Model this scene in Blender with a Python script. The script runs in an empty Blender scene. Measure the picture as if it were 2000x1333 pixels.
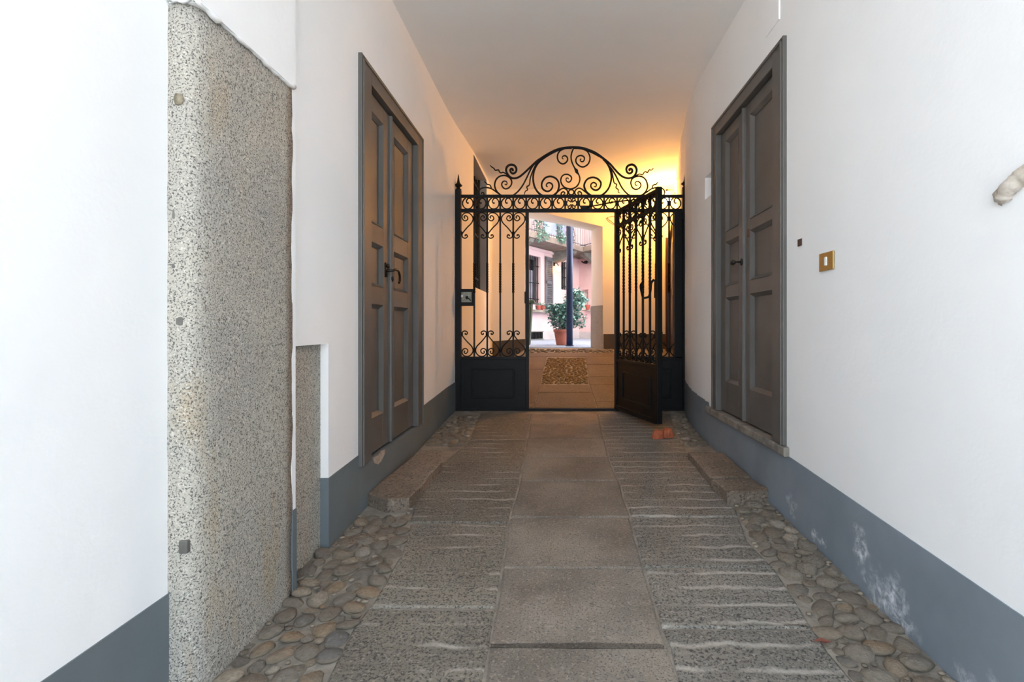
import bpy, bmesh, math, random
from mathutils import Vector, noise
random.seed(7)
S = bpy.context.scene
COL = S.collection
# ------------------------------------------------------------------ camera, sky, exposure
EYE = 1.1
XV, YV, FPX = 1088.0, 638.0, 1000.0            # vanishing point and focal length, 2000 x 1333 frame
cam_d = bpy.data.cameras.new('camera'); cam = bpy.data.objects.new('camera', cam_d); COL.objects.link(cam)
cam.location = (0, 0, EYE); cam.rotation_euler = (math.pi/2, 0, 0)
cam_d.sensor_width = 36; cam_d.lens = 18; cam_d.clip_start = .05; cam_d.clip_end = 200
cam_d.shift_x = (1000-XV)/2000; cam_d.shift_y = (YV-666.5)/2000
S.camera = cam
W = bpy.data.worlds.new('sky'); S.world = W; W.use_nodes = True
bg = W.node_tree.nodes['Background']; bg.inputs[0].default_value = (.76, .88, 1.0, 1); bg.inputs[1].default_value = 3.6
sun_d = bpy.data.lights.new('sun', 'SUN'); sun_d.energy = 80; sun_d.angle = .01; sun_d.color = (1, .985, .96)
sun = bpy.data.objects.new('sun', sun_d); COL.objects.link(sun); sun.rotation_euler = (math.radians(-33), 0, math.radians(8)); sun.location = (0, 12, 20)
S.view_settings.view_transform = 'Standard'; S.view_settings.look = 'None'
S.view_settings.gamma = 1; S.view_settings.exposure = .53; S.view_settings.use_curve_mapping = False
try:
    S.cycles.max_bounces = 14; S.cycles.diffuse_bounces = 9; S.cycles.caustics_reflective = False
    S.cycles.use_denoising = True; S.cycles.sample_clamp_indirect = 8
except Exception: pass
LAMP_STRENGTH = 500.0

# ------------------------------------------------------------------ materials
def lin(r, g, b):
    f = lambda c: ((c/255+.055)/1.055)**2.4 if c > 10 else c/255/12.92
    return (f(r), f(g), f(b), 1)
class NT:
    def __init__(s, name):
        s.m = bpy.data.materials.new(name); s.m.use_nodes = True; s.t = s.m.node_tree
        s.b = s.t.nodes['Principled BSDF']
    def n(s, typ, **kw):
        x = s.t.nodes.new(typ)
        for k, v in kw.items(): setattr(x, k, v)
        return x
    def l(s, a, b): s.t.links.new(a, b)
    def tc(s): return s.n('ShaderNodeTexCoord').outputs['Object']
    def noise(s, co, scale, detail=4, rough=.55, dist=0):
        x = s.n('ShaderNodeTexNoise'); s.l(co, x.inputs['Vector']); x.inputs['Scale'].default_value = scale
        x.inputs['Detail'].default_value = detail; x.inputs['Roughness'].default_value = rough; x.inputs['Distortion'].default_value = dist
        return x.outputs['Fac']
    def ramp(s, f, stops):
        x = s.n('ShaderNodeValToRGB'); s.l(f, x.inputs[0]); e = x.color_ramp.elements
        while len(e) < len(stops): e.new(.5)
        for i, (p, c) in enumerate(stops): e[i].position = p; e[i].color = c if len(c) == 4 else (*c, 1)
        return x.outputs[0]
    def mix(s, f, a, b, mode='MIX'):
        x = s.n('ShaderNodeMix', data_type='RGBA', blend_type=mode)
        for sock, v in ((x.inputs[0], f), (x.inputs[6], a), (x.inputs[7], b)):
            if isinstance(v, (int, float, tuple)): sock.default_value = v
            else: s.l(v, sock)
        return x.outputs[2]
    def math(s, op, a, b=0.0, clamp=False):
        x = s.n('ShaderNodeMath', operation=op); x.use_clamp = clamp
        for sock, v in ((x.inputs[0], a), (x.inputs[1], b)):
            if isinstance(v, (int, float)): sock.default_value = v
            else: s.l(v, sock)
        return x.outputs[0]
    def bump(s, h, strength, dist):
        x = s.n('ShaderNodeBump'); x.inputs['Strength'].default_value = strength; x.inputs['Distance'].default_value = dist
        s.l(h, x.inputs['Height']); s.l(x.outputs[0], s.b.inputs['Normal'])
    def fin(s, col, rough=.7, metal=0, spec=.5):
        if isinstance(col, tuple): s.b.inputs['Base Color'].default_value = col
        else: s.l(col, s.b.inputs['Base Color'])
        if isinstance(rough, (int, float)): s.b.inputs['Roughness'].default_value = rough
        else: s.l(rough, s.b.inputs['Roughness'])
        s.b.inputs['Metallic'].default_value = metal; s.b.inputs['Specular IOR Level'].default_value = spec
        return s.m
BW = lambda a: (a, a, a, 1)
def simple(name, c1, c2=None, scale=6, rough=.6, bump=0, bscale=60, bdist=.004, metal=0, spec=.5, rnd=0):
    t = NT(name); co = t.tc(); c2 = c2 or tuple(x*.86 for x in c1[:3])+(1,)
    f = t.noise(co, scale); c = t.mix(t.ramp(f, [(.35, BW(0)), (.65, BW(1))]), c1, c2)
    if rnd:
        oi = t.n('ShaderNodeObjectInfo'); hv = t.n('ShaderNodeHueSaturation'); t.l(c, hv.inputs['Color'])
        t.l(t.math('ADD', t.math('MULTIPLY', oi.outputs['Random'], rnd), 1-rnd/2), hv.inputs['Value']); c = hv.outputs[0]
    if bump: t.bump(t.noise(co, bscale, 6), bump, bdist)
    return t.fin(c, rough, metal, spec)
def speckled(name, base, base2, dark, light, stain=None, sc=150, amount=.5, rnd=0, grooves=0, rough=.7, bump=.5):
    t = NT(name); co = t.tc()
    c = t.mix(t.ramp(t.noise(co, 2.2, 5), [(.38, BW(0)), (.62, BW(1))]), base, base2)
    if stain:
        mp = t.n('ShaderNodeMapping'); t.l(co, mp.inputs[0]); mp.inputs['Scale'].default_value = (1, 1, .25)
        c = t.mix(t.ramp(t.noise(mp.outputs[0], 7, 5), [(.58, BW(0)), (.75, BW(.75))]), c, stain)
    fl = t.noise(co, sc*.62, 3, .6)
    c = t.mix(t.ramp(fl, [(.55, BW(0)), (.66, BW(.8))]), c, light)
    fd = t.noise(co, sc, 3, .65)
    c = t.mix(t.ramp(fd, [(amount-.05, BW(1)), (amount+.05, BW(0))]), c, dark)
    if rnd:
        oi = t.n('ShaderNodeObjectInfo'); hv = t.n('ShaderNodeHueSaturation'); t.l(c, hv.inputs['Color'])
        t.l(t.math('ADD', t.math('MULTIPLY', oi.outputs['Random'], rnd), 1-rnd/2), hv.inputs['Value']); c = hv.outputs[0]
    h = fd
    if grooves:      # anti-slip grooves chiselled across the wheel tracks, filled with pale dust
        sp = t.n('ShaderNodeSeparateXYZ'); t.l(co, sp.inputs[0])
        wob = t.math('MULTIPLY', t.noise(co, 4.5, 4), .09)
        ph = t.math('FRACT', t.math('MULTIPLY', t.math('ADD', sp.outputs[1], wob), 1/.118))
        line = t.ramp(ph, [(.36, BW(0)), (.47, BW(1)), (.53, BW(1)), (.64, BW(0))])
        line = t.math('MULTIPLY', line, t.ramp(t.noise(co, 3.1, 4), [(grooves-.07, BW(0)), (grooves+.07, BW(1))]))
        fine = t.math('FRACT', t.math('MULTIPLY', t.math('ADD', sp.outputs[1], wob), 1/.0393))
        fine = t.math('MULTIPLY', t.ramp(fine, [(.3, BW(0)), (.5, BW(1)), (.7, BW(0))]), t.ramp(t.noise(co, 5, 5), [(.4, BW(.1)), (.6, BW(.5))]))
        c = t.mix(t.math('MULTIPLY', fine, .45), c, lin(162, 155, 145))
        c = t.mix(t.math('MULTIPLY', line, .5), c, lin(182, 176, 166))
        h = t.math('SUBTRACT', t.math('MULTIPLY', fd, .5), t.math('MULTIPLY', line, .9))
    t.bump(h, bump, .003)
    return t.fin(c, rough, 0, .3)
def plaster(name, c, c2):
    t = NT(name); co = t.tc()
    k = t.mix(t.ramp(t.noise(co, 1.3, 5), [(.35, BW(0)), (.7, BW(1))]), c, c2)
    h = t.math('ADD', t.math('MULTIPLY', t.noise(co, 5, 4), 1.0), t.math('MULTIPLY', t.noise(co, 70, 4), .12))
    t.bump(h, .35, .012)
    return t.fin(k, .85, 0, .2)
def emit(name, c, s):
    t = NT(name); t.b.inputs['Emission Color'].default_value = c; t.b.inputs['Emission Strength'].default_value = s
    t.b.inputs['Base Color'].default_value = c
    return t.m
def skirting(name, c1, c2, spots=()):
    t = NT(name); co = t.tc()
    c = t.mix(t.ramp(t.noise(co, 3, 5), [(.35, BW(0)), (.7, BW(1))]), c1, c2)
    if spots:        # efflorescence: salt bloom patches at fixed places on the wall foot
        tot = None
        nv = t.n('ShaderNodeTexNoise'); t.l(co, nv.inputs['Vector']); nv.inputs['Scale'].default_value = 9; nv.inputs['Detail'].default_value = 4
        vm = t.n('ShaderNodeVectorMath', operation='MULTIPLY_ADD'); t.l(nv.outputs['Color'], vm.inputs[0]); vm.inputs[1].default_value = (.0, .34, .34); t.l(co, vm.inputs[2])
        va = t.n('ShaderNodeVectorMath', operation='SUBTRACT'); t.l(vm.outputs[0], va.inputs[0]); va.inputs[1].default_value = (0, .17, .17); wco = va.outputs[0]
        for (x, y, z, r) in spots:
            d = t.n('ShaderNodeVectorMath', operation='DISTANCE'); t.l(wco, d.inputs[0]); d.inputs[1].default_value = (x, y, z)
            v = t.math('SUBTRACT', 1, t.math('DIVIDE', d.outputs['Value'], r), True)
            tot = v if tot is None else t.math('MAXIMUM', tot, v)
        m = t.math('MULTIPLY', tot, t.ramp(t.noise(co, 30, 8, .7, .6), [(.42, BW(0)), (.66, BW(1))]))
        c = t.mix(t.math('MULTIPLY', m, 1.5, True), c, lin(222, 224, 230))
    t.bump(t.noise(co, 9, 5), .3, .006)
    return t.fin(c, .55, 0, .4)
def cobble_mat():
    t = NT('river_cobble'); co = t.tc(); oi = t.n('ShaderNodeObjectInfo')
    c = t.ramp(oi.outputs['Random'], [(0, lin(122, 115, 108)), (.25, lin(142, 132, 120)), (.5, lin(128, 114, 100)), (.68, lin(150, 141, 129)), (.86, lin(160, 136, 110)), (.95, lin(188, 177, 162)), (1, lin(98, 100, 102))])
    c = t.mix(t.ramp(t.noise(co, 2.6, 5), [(.35, BW(0)), (.7, BW(.5))]), c, lin(98, 88, 78))
    sp = t.n('ShaderNodeSeparateXYZ'); t.l(co, sp.inputs[0])
    dirt = t.math('ADD', sp.outputs[2], t.math('MULTIPLY', t.math('SUBTRACT', t.noise(co, 1.7, 4), .5), 1.6))
    c = t.mix(t.ramp(dirt, [(.12, BW(.9)), (.55, BW(.08))]), c, lin(138, 127, 112))
    t.bump(t.noise(co, 3.5, 6, .65), .6, .15)
    return t.fin(c, .6, 0, .35)

M = {}
M['plaster'] = plaster('white_plaster', (.86, .86, .86, 1), (.82, .823, .826, 1))
M['end_wall'] = plaster('cream_end_wall', (.86, .81, .72, 1), (.83, .78, .69, 1))
M['ceiling'] = plaster('ceiling_plaster', (.85, .85, .85, 1), (.81, .81, .81, 1))
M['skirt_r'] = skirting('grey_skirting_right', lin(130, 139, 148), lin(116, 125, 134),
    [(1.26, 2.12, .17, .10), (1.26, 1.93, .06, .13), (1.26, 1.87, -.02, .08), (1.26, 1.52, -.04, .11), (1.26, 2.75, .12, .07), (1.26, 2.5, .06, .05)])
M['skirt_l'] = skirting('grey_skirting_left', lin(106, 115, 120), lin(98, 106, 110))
M['skirt_b'] = skirting('brown_skirting', lin(80, 66, 48), lin(68, 56, 42))
M['granite'] = speckled('granite', lin(178, 172, 160), lin(166, 162, 154), lin(84, 82, 78), lin(206, 202, 192), stain=lin(172, 148, 112), sc=190, amount=.44, bump=.8)
M['slab'] = speckled('paving_slab', lin(134, 125, 114), lin(104, 97, 89), lin(86, 80, 75), lin(146, 138, 128), sc=140, amount=.42, rnd=.22, bump=.4)
M['track'] = speckled('wheel_track_slab', lin(126, 121, 113), lin(110, 106, 99), lin(64, 62, 60), lin(148, 142, 134), sc=110, amount=.45, rnd=.2, grooves=.46, bump=.6)
M['track_left'] = speckled('left_wheel_track_slab', lin(126, 119, 108), lin(108, 102, 93), lin(66, 63, 59), lin(146, 139, 127), sc=110, amount=.45, rnd=.2, grooves=.55, bump=.6)
M['far_slab'] = speckled('far_paving_slab', lin(104, 92, 76), lin(92, 81, 66), lin(76, 66, 54), lin(114, 102, 86), sc=60, amount=.4, rnd=.16)
M['step'] = speckled('door_step_stone', lin(138, 124, 111), lin(104, 92, 80), lin(78, 69, 60), lin(140, 128, 114), sc=70, amount=.42)
M['mortar'] = simple('earthy_mortar', lin(146, 138, 127), lin(116, 108, 98), 9, .9, .8, 45, .01)
M['cobble'] = cobble_mat()
M['cobble_small'] = simple('small_gutter_cobbles', lin(150, 138, 122), lin(96, 86, 75), 13, .65, .5, 45)
M['pebble'] = simple('small_pebble', lin(128, 102, 58), lin(92, 70, 38), 26, .7, .5, 40)
M['iron'] = simple('black_iron', (.0045, .005, .006, 1), (.003, .003, .0035, 1), 12, .5, .15, 90, .002, 0, .2)
M['door'] = simple('grey_brown_door_paint', lin(96, 93, 90), lin(88, 85, 82), 4, .45, .12, 50, .002, 0, .35)
M['brass'] = simple('brass', (.52, .34, .10, 1), (.42, .27, .08, 1), 20, .35, 0, 1, 1, .75)
M['dark'] = simple('dark_metal', (.012, .012, .012, 1), None, 8, .4, 0, 1, 1, .4)
M['plate'] = simple('lock_steel', lin(128, 128, 116), lin(96, 98, 92), 30, .4, 0, 1, 1, .6)
M['lightstone'] = simple('pale_sill_stone', lin(142, 136, 128), lin(112, 106, 99), 14, .9, .5, 60, .004, 0, .2)
M['brick'] = simple('terracotta_brick', lin(174, 94, 60), lin(142, 72, 46), 18, .85, .7, 50)
M['chip'] = simple('bare_plaster', lin(176, 164, 152), lin(150, 138, 126), 30, .9, .6, 60)
M['rustic'] = simple('weathered_stone', lin(214, 206, 196), lin(172, 160, 146), 18, .85, .8, 50)
M['white'] = simple('white_plastic', (.75, .75, .73, 1), None, 5, .5)
M['brown_wood'] = simple('dark_brown_wood', lin(84, 58, 40), lin(66, 44, 30), 5, .3)
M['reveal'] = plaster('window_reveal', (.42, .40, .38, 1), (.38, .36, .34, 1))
M['glass_dark'] = simple('dark_glass', (.01, .011, .013, 1), None, 3, .08)
M['pink'] = simple('pink_render', (.60, .43, .43, 1), (.66, .51, .53, 1), 1.2, .9, .2, 40)
M['plinth'] = simple('grey_plinth', lin(190, 184, 186), lin(170, 165, 168), 2, .9, .2, 30)
M['court'] = simple('courtyard_cobbles', lin(150, 160, 174), lin(118, 127, 142), 22, .9, .8, 30, .01)
M['shutter'] = simple('grey_shutter', lin(96, 98, 104), lin(84, 86, 92), 4, .6)
M['balcony'] = simple('balcony_stone', lin(124, 112, 104), lin(100, 90, 82), 4, .9, .4, 30)
M['corbel'] = simple('stone_corbel', lin(112, 110, 104), lin(92, 88, 84), 9, .9, .4, 40)
M['blue_pole'] = simple('dark_blue_paint', (.012, .025, .075, 1), None, 4, .3)
M['terracotta'] = simple('terracotta', lin(168, 96, 78), lin(150, 82, 66), 8, .8)
M['soil'] = simple('soil', (.03, .02, .015, 1), None, 20, 1)
M['foliage'] = simple('variegated_leaf', lin(150, 186, 178), lin(60, 100, 90), 14, .5)
M['ivy'] = simple('climber_leaf', lin(130, 168, 152), lin(84, 124, 108), 14, .5)
M['stem'] = simple('plant_stem', lin(84, 70, 54), None, 14, .9)
M['bin'] = simple('green_bin_plastic', (.02, .05, .012, 1), (.015, .04, .01, 1), 6, .4)
M['curtain'] = simple('pale_curtain', lin(170, 172, 190), lin(140, 142, 160), 3, .9)
M['trim_white'] = simple('pale_frame_paint', lin(206, 202, 200), None, 5, .6)
M['redpot'] = simple('red_flower_pot', lin(150, 70, 60), None, 8, .8)
M['street'] = simple('street_paving', lin(190, 186, 180), lin(178, 174, 168), 3, .9)
M['lamp_glass'] = emit('lamp_glass', (1, .43, .075, 1), LAMP_STRENGTH)
M['lamp_glass2'] = emit('courtyard_lamp_glass', (1, .5, .14, 1), 22)
M['leaf_red'] = simple('dry_leaf', lin(120, 62, 50), lin(96, 56, 44), 40, .8)

# ------------------------------------------------------------------ mesh helpers
def wloc(o):
    v = Vector((0, 0, 0))
    while o: v += o.location; o = o.parent
    return v
class MB:
    def __init__(s): s.v = []; s.f = []
    def quadbox(s, a, b):                              # two matching rings of points -> closed solid
        n = len(a); o = len(s.v); s.v += [tuple(p) for p in a]+[tuple(p) for p in b]
        s.f.append(tuple(o+i for i in range(n))[::-1]); s.f.append(tuple(o+n+i for i in range(n)))
        for i in range(n):
            j = (i+1) % n; s.f.append((o+i, o+j, o+n+j, o+n+i))
        return s
    def box(s, x0, x1, y0, y1, z0, z1):
        return s.quadbox([(x0, y0, z0), (x1, y0, z0), (x1, y1, z0), (x0, y1, z0)], [(x0, y0, z1), (x1, y0, z1), (x1, y1, z1), (x0, y1, z1)])
    def plan(s, poly, z0, z1): return s.quadbox([(x, y, z0) for x, y in poly], [(x, y, z1) for x, y in poly])
    def bar(s, p, q, w, h=None, up=(0, 0, 1)):         # rectangular bar between two points
        p, q = Vector(p), Vector(q); h = h or w; d = (q-p).normalized(); u = Vector(up)
        if abs(d.dot(u)) > .95: u = Vector((0, 1, 0))
        a = d.cross(u).normalized()*w/2; b = d.cross(a).normalized()*h/2
        return s.quadbox([p-a-b, p+a-b, p+a+b, p-a+b], [q-a-b, q+a-b, q+a+b, q-a+b])
    def tube(s, pts, r, n=6, closed=False):
        pts = [Vector(p) for p in pts]; m = len(pts); rr = r if isinstance(r, (list, tuple)) else [r]*m
        ref = None; o = len(s.v)
        for i, p in enumerate(pts):
            a = pts[(i-1) % m] if (closed or i) else p; b = pts[(i+1) % m] if (closed or i < m-1) else p
            t = (b-a).normalized()
            if ref is None: ref = t.orthogonal().normalized()
            ref = (ref-t*ref.dot(t)).normalized(); w = t.cross(ref)
            for k in range(n):
                g = 2*math.pi*(k+.5)/n; s.v.append(tuple(p+(ref*math.cos(g)+w*math.sin(g))*rr[i]))
        for i in range(m if closed else m-1):
            i2 = (i+1) % m
            for k in range(n):
                k2 = (k+1) % n; s.f.append((o+i*n+k, o+i*n+k2, o+i2*n+k2, o+i2*n+k))
        if not closed:
            s.f.append(tuple(o+k for k in range(n))[::-1]); s.f.append(tuple(o+(m-1)*n+k for k in range(n)))
        return s
    def lathe(s, c, prof, n=16):                       # profile of (radius, z)
        o = len(s.v); c = Vector(c); m = len(prof)
        for r, z in prof:
            for k in range(n):
                g = 2*math.pi*k/n; s.v.append((c.x+r*math.cos(g), c.y+r*math.sin(g), c.z+z))
        for i in range(m-1):
            for k in range(n):
                k2 = (k+1) % n; s.f.append((o+i*n+k, o+i*n+k2, o+(i+1)*n+k2, o+(i+1)*n+k))
        s.f.append(tuple(o+k for k in range(n))[::-1]); s.f.append(tuple(o+(m-1)*n+k for k in range(n)))
        return s
    def ball(s, c, r, sx=1, sy=1, sz=1, sub=1, jit=0):
        bm = bmesh.new(); bmesh.ops.create_icosphere(bm, subdivisions=sub, radius=1); o = len(s.v)
        for v in bm.verts:
            k = r*(1+jit*(random.random()-.5)); s.v.append((c[0]+v.co.x*k*sx, c[1]+v.co.y*k*sy, c[2]+v.co.z*k*sz))
        s.f += [tuple(o+v.index for v in f.verts) for f in bm.faces]; bm.free(); return s
    def mesh(s, name, m, off=Vector((0, 0, 0)), smooth=False):
        me = bpy.data.meshes.new(name); me.from_pydata([tuple(Vector(v)-off) for v in s.v], [], s.f)
        bm = bmesh.new(); bm.from_mesh(me); bmesh.ops.recalc_face_normals(bm, faces=bm.faces); bm.to_mesh(me); bm.free()
        if m: me.materials.append(M[m] if isinstance(m, str) else m)
        if smooth: me.polygons.foreach_set('use_smooth', [True]*len(me.polygons))
        me.update(); return me
    def build(s, name, m, parent=None, smooth=False, bevel=0, local=False, origin=None):
        if origin is not None: off = Vector(origin); loc = off-wloc(parent)
        else: off = Vector((0, 0, 0)) if local else wloc(parent); loc = Vector((0, 0, 0))
        o = bpy.data.objects.new(name, s.mesh(name, m, off, smooth)); COL.objects.link(o); o.parent = parent; o.location = loc
        if smooth and smooth != 'all':
            md = None
        if bevel:
            b = o.modifiers.new('edge', 'BEVEL'); b.width = bevel; b.segments = 2; b.limit_method = 'ANGLE'; b.angle_limit = .7
        return o
def empty(name, loc): 
    o = bpy.data.objects.new(name, None); COL.objects.link(o); o.location = loc; o.empty_display_size = .1; return o
def tag(o, label, cat, group=None, kind=None):
    o['label'] = label; o['category'] = cat
    if group: o['group'] = group
    if kind: o['kind'] = kind
    return o
def struct(o, label, cat): return tag(o, label, cat, None, 'structure')
def dup(o, loc=None, parent='same', name=None):
    c = o.copy(); COL.objects.link(c)
    if parent != 'same': c.parent = parent
    if loc is not None: c.location = loc
    return c
def at(px, py, Y): return Vector(((px-XV)/FPX*Y, Y, EYE-(py-YV)/FPX*Y))
def smooth_path(p, n=4, closed=False):
    p = [Vector(q) for q in p]; out = []; m = len(p)
    for i in range(m if closed else m-1):
        g = lambda k: p[k % m] if closed else p[max(0, min(m-1, k))]
        a, b, c, d = g(i-1), g(i), g(i+1), g(i+2)
        for j in range(n):
            t = j/n; out.append(.5*((2*b)+(c-a)*t+(2*a-5*b+4*c-d)*t*t+(3*b-a-3*c+d)*t**3))
    if not closed: out.append(p[-1])
    return out

# ------------------------------------------------------------------ ground heights
GY, EY = 5.56, 8.2                                       # gate plane, end wall plane
def zf(Y):
    if Y < .8: return -.065
    if Y <= GY: return .054*(Y-2)
    if Y <= EY: return .192+.2095*(Y-GY)
    return .745
def F(px, py, dz=0):                                     # where a line of sight meets the rising floor
    k = (py-YV)/FPX; e = EYE-dz
    Y = (e+.108)/(k+.054)
    if Y > GY:
        Y = (e-.192+.2095*GY)/(k+.2095)
        if Y > EY: Y = (e-.745)/k
    return Vector(((px-XV)/FPX*Y, Y))
def dip(X, Y):
    a = max(0, min(1, (-.5-X)/.3)); b = max(0, min(1, (Y-6)/2)); return .16*a*b
CEIL = 3.3
LPROF = [(-1.112, 4.1), (-1.112, 5.2), (-1.10, 5.56), (-1.075, 6.0), (-1.05, 6.44), (-1.037, 7.57), (-1.035, 8.25)]
RPROF = [(1.266, 4.38), (1.272, 4.65), (1.283, 4.88), (1.31, 5.1), (1.345, 5.35), (1.385, 5.56), (1.45, 6.0), (1.55, 6.5), (1.67, 7.14), (1.78, 7.7), (1.87, 8.25)]
def prof_x(P, Y):
    for (x0, y0), (x1, y1) in zip(P, P[1:]):
        if y0 <= Y <= y1: return x0+(x1-x0)*(Y-y0)/(y1-y0)
    return P[0][0] if Y < P[0][1] else P[-1][0]

# ------------------------------------------------------------------ setting: walls
b = MB(); b.box(-1.6, -1.168, -.5, 1.541, -.3, CEIL)
b.box(-1.6, -1.072, 1.541, 2.1, 2.075, CEIL)
b.box(-1.6, -1.168, 1.541, 2.1, -.3, 2.075)
b.box(-1.6, -1.085, 2.095, 2.125, -.3, 2.075)
b.box(-1.6, -1.112, 2.1, 2.49, 1.016, CEIL)
b.box(-1.6, -1.2, 2.125, 2.49, -.3, 1.016)
b.box(-1.6, -1.112, 2.49, 2.93, -.3, CEIL)
b.box(-1.6, -1.112, 2.93, 4.1, -.3, .305); b.box(-1.6, -1.112, 2.93, 4.1, 2.56, CEIL); b.box(-1.6, -1.3, 2.93, 4.1, .305, 2.56)
for (x0, y0), (x1, y1) in zip(LPROF, LPROF[1:]):
    pl = [(x0, y0), (x1, y1), (-1.6, y1), (-1.6, y0)]
    if y0 == 6.44:
        b.plan(pl, -.3, 1.6); b.plan(pl, 3.262, CEIL)
    else: b.plan(pl, -.3, CEIL)
wl = struct(b.build('wall_left', 'plaster'), 'white plastered left wall of the passage with the granite pillar and tall grey door', 'wall')
b = MB(); b.box(1.266, 1.7, -.5, 2.9, -.3, CEIL)
b.box(1.266, 1.7, 2.9, 4.04, -.3, .425); b.box(1.266, 1.7, 2.9, 4.04, 2.64, CEIL); b.box(1.45, 1.7, 2.9, 4.04, .44, 2.64)
b.box(1.266, 1.7, 4.04, 4.15, -.3, CEIL)
b.box(1.266, 1.7, 4.15, 4.38, -.3, 2.186); b.box(1.266, 1.7, 4.15, 4.38, 2.372, CEIL); b.box(1.335, 1.7, 4.15, 4.38, 2.186, 2.372)
for (x0, y0), (x1, y1) in zip(RPROF, RPROF[1:]): b.plan([(x0, y0), (x1, y1), (2.4, y1), (2.4, y0)] if y0 > 4.4 else [(x0, y0), (x1, y1), (2.4, y1), (1.7, y0)], -.3, CEIL)
wr = b.build('wall_right', 'plaster'); struct(wr, 'white plastered right wall that curves outward towards the iron gate', 'wall')
b = MB(); b.box(-1.8, 2.6, -.5, 8.3, CEIL, CEIL+.35)
struct(b.build('ceiling', 'ceiling'), 'flat pale plaster ceiling over the passage', 'ceiling')
# end wall with the opening to the courtyard
b = MB(); b.plan([(-3, 8.2), (-.51, 8.2), (-.54, 8.6), (-3, 8.6)], 0, 10)
b.plan([(.73, 8.2), (3.5, 8.2), (3.5, 8.6), (.576, 8.6)], 0, 10)
b.quadbox([(-.51, 8.2, 2.99), (.73, 8.2, 2.70), (.576, 8.6, 2.71), (-.54, 8.6, 2.93)], [(-.51, 8.2, 10), (.73, 8.2, 10), (.576, 8.6, 10), (-.54, 8.6, 10)])
struct(b.build('wall_back', 'end_wall'), 'end wall beyond the gate with a sloping-topped opening to the courtyard', 'wall')
b = MB(); b.quadbox([(.716, 8.205, .72), (.562, 8.603, .72), (.60, 8.615, .72), (.735, 8.19, .72)], [(.716, 8.205, 1.44), (.562, 8.603, 1.44), (.60, 8.615, 1.44), (.735, 8.19, 1.44)])
struct(b.build('stone_jamb', 'granite', bevel=.006), 'grey stone facing on the right jamb of the courtyard opening', 'jamb')

# granite pillar, with worn rounded arris and small iron sockets
def granite_pillar():
    nz = 40; ring = []
    base = [(-1.2, 1.537), (-1.165, 1.535), (-1.14, 1.536), (-1.12, 1.54), (-1.104, 1.553), (-1.094, 1.572), (-1.088, 1.6), (-1.085, 1.66)]+[(-1.085, 1.66+.435*i/8) for i in range(1, 9)]+[(-1.2, 2.1)]
    b = MB(); m = len(base)
    for i in range(nz+1):
        z = -.15+(2.078+.15)*i/nz
        for k, (x, y) in enumerate(base):
            w = noise.noise(Vector((x*3, y*9, z*7)))*.004+noise.noise(Vector((x*20, y*20, z*22)))*.0022
            w2 = w
            if 0 < k < m-1: x = x+w; y = y-w2*(1 if k < 6 else 0)
            if k == m-2: y += noise.noise(Vector((5, 5, z*9)))*.012+noise.noise(Vector((5, 5, z*40)))*.005
            if k in (0, 1): y += 0
            b.v.append((x, y, z+(noise.noise(Vector((x*12, y*12, 3)))*.02 if i == nz else 0)))
    for i in range(nz):
        for k in range(m-1): b.f.append((i*m+k, i*m+k+1, (i+1)*m+k+1, (i+1)*m+k))
    b.f.append(tuple(nz*m+k for k in range(m)))
    return b
root = empty('granite_pillar', (-1.14, 1.8, -.05))
pil = granite_pillar().build('shaft', 'granite', root, smooth=True)
struct(root, 'tall speckled granite gate pillar with rounded front edge set in the left wall', 'pillar')
for (px, py, w, h) in ((349, 628, .022, .026), (357, 1070, .026, .04), (338, 520, .012, .016), (339, 412, .012, .05)):
    c = at(px, py, 1.536)
    MB().box(c.x-w/2, c.x+w/2, 1.5345, 1.56, c.z-h/2, c.z+h/2).build('iron_socket', 'corbel', root, bevel=.004)
c = at(347, 192, 1.53); MB().ball(c+Vector((0, .004, 0)), .017, 1, .22, 1.1, 2, .3).build('rust_plug', simple('rusty_plug', lin(146, 136, 116), lin(104, 94, 78), 60, .9), root, smooth=True)
# rough mortar lip round the pillar head
b = MB(); pts = []
for i in range(26):
    y = 1.53+.57*i/25; pts.append((-1.081+random.uniform(-.003, .004), y, 2.077+random.uniform(-.006, .006)))
b.tube(pts, [random.uniform(.006, .013) for _ in pts], 6); b.tube([(-1.165+.08*i/8, 1.533+random.uniform(-.003, .003), 2.083+random.uniform(-.006, .006)) for i in range(9)], [random.uniform(.007, .012) for _ in range(9)], 6)
b.build('mortar_lip', 'plaster', root, smooth=True)
b = MB(); b.box(-1.21, -1.15, 2.12, 2.492, -.12, 1.018)
struct(b.build('granite_slab', 'granite', bevel=.004), 'narrow granite slab recessed in the wall niche beside the pillar', 'slab')

# ------------------------------------------------------------------ skirtings
def skirt_x(name, P, X, n, mat, label, root=None):       # flat painted band standing 4 mm off a straight wall; P = polygon in (y, z)
    b = MB(); b.quadbox([(X-n*.02, y, z) for y, z in P], [(X+n*.004, y, z) for y, z in P])
    o = b.build(name, mat)
    return struct(o, label, 'skirting')
tl = lambda Y: .363+.045*(Y-2.49)
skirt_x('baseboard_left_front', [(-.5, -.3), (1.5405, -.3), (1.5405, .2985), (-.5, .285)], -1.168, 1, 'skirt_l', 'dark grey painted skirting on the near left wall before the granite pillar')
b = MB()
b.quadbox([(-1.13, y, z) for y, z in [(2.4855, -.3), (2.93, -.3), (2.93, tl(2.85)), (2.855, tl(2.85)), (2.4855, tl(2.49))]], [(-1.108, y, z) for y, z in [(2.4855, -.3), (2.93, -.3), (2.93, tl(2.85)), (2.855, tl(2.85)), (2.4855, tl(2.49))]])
b.box(-1.16, -1.13, 2.4855, 2.50, -.3, tl(2.49))
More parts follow.
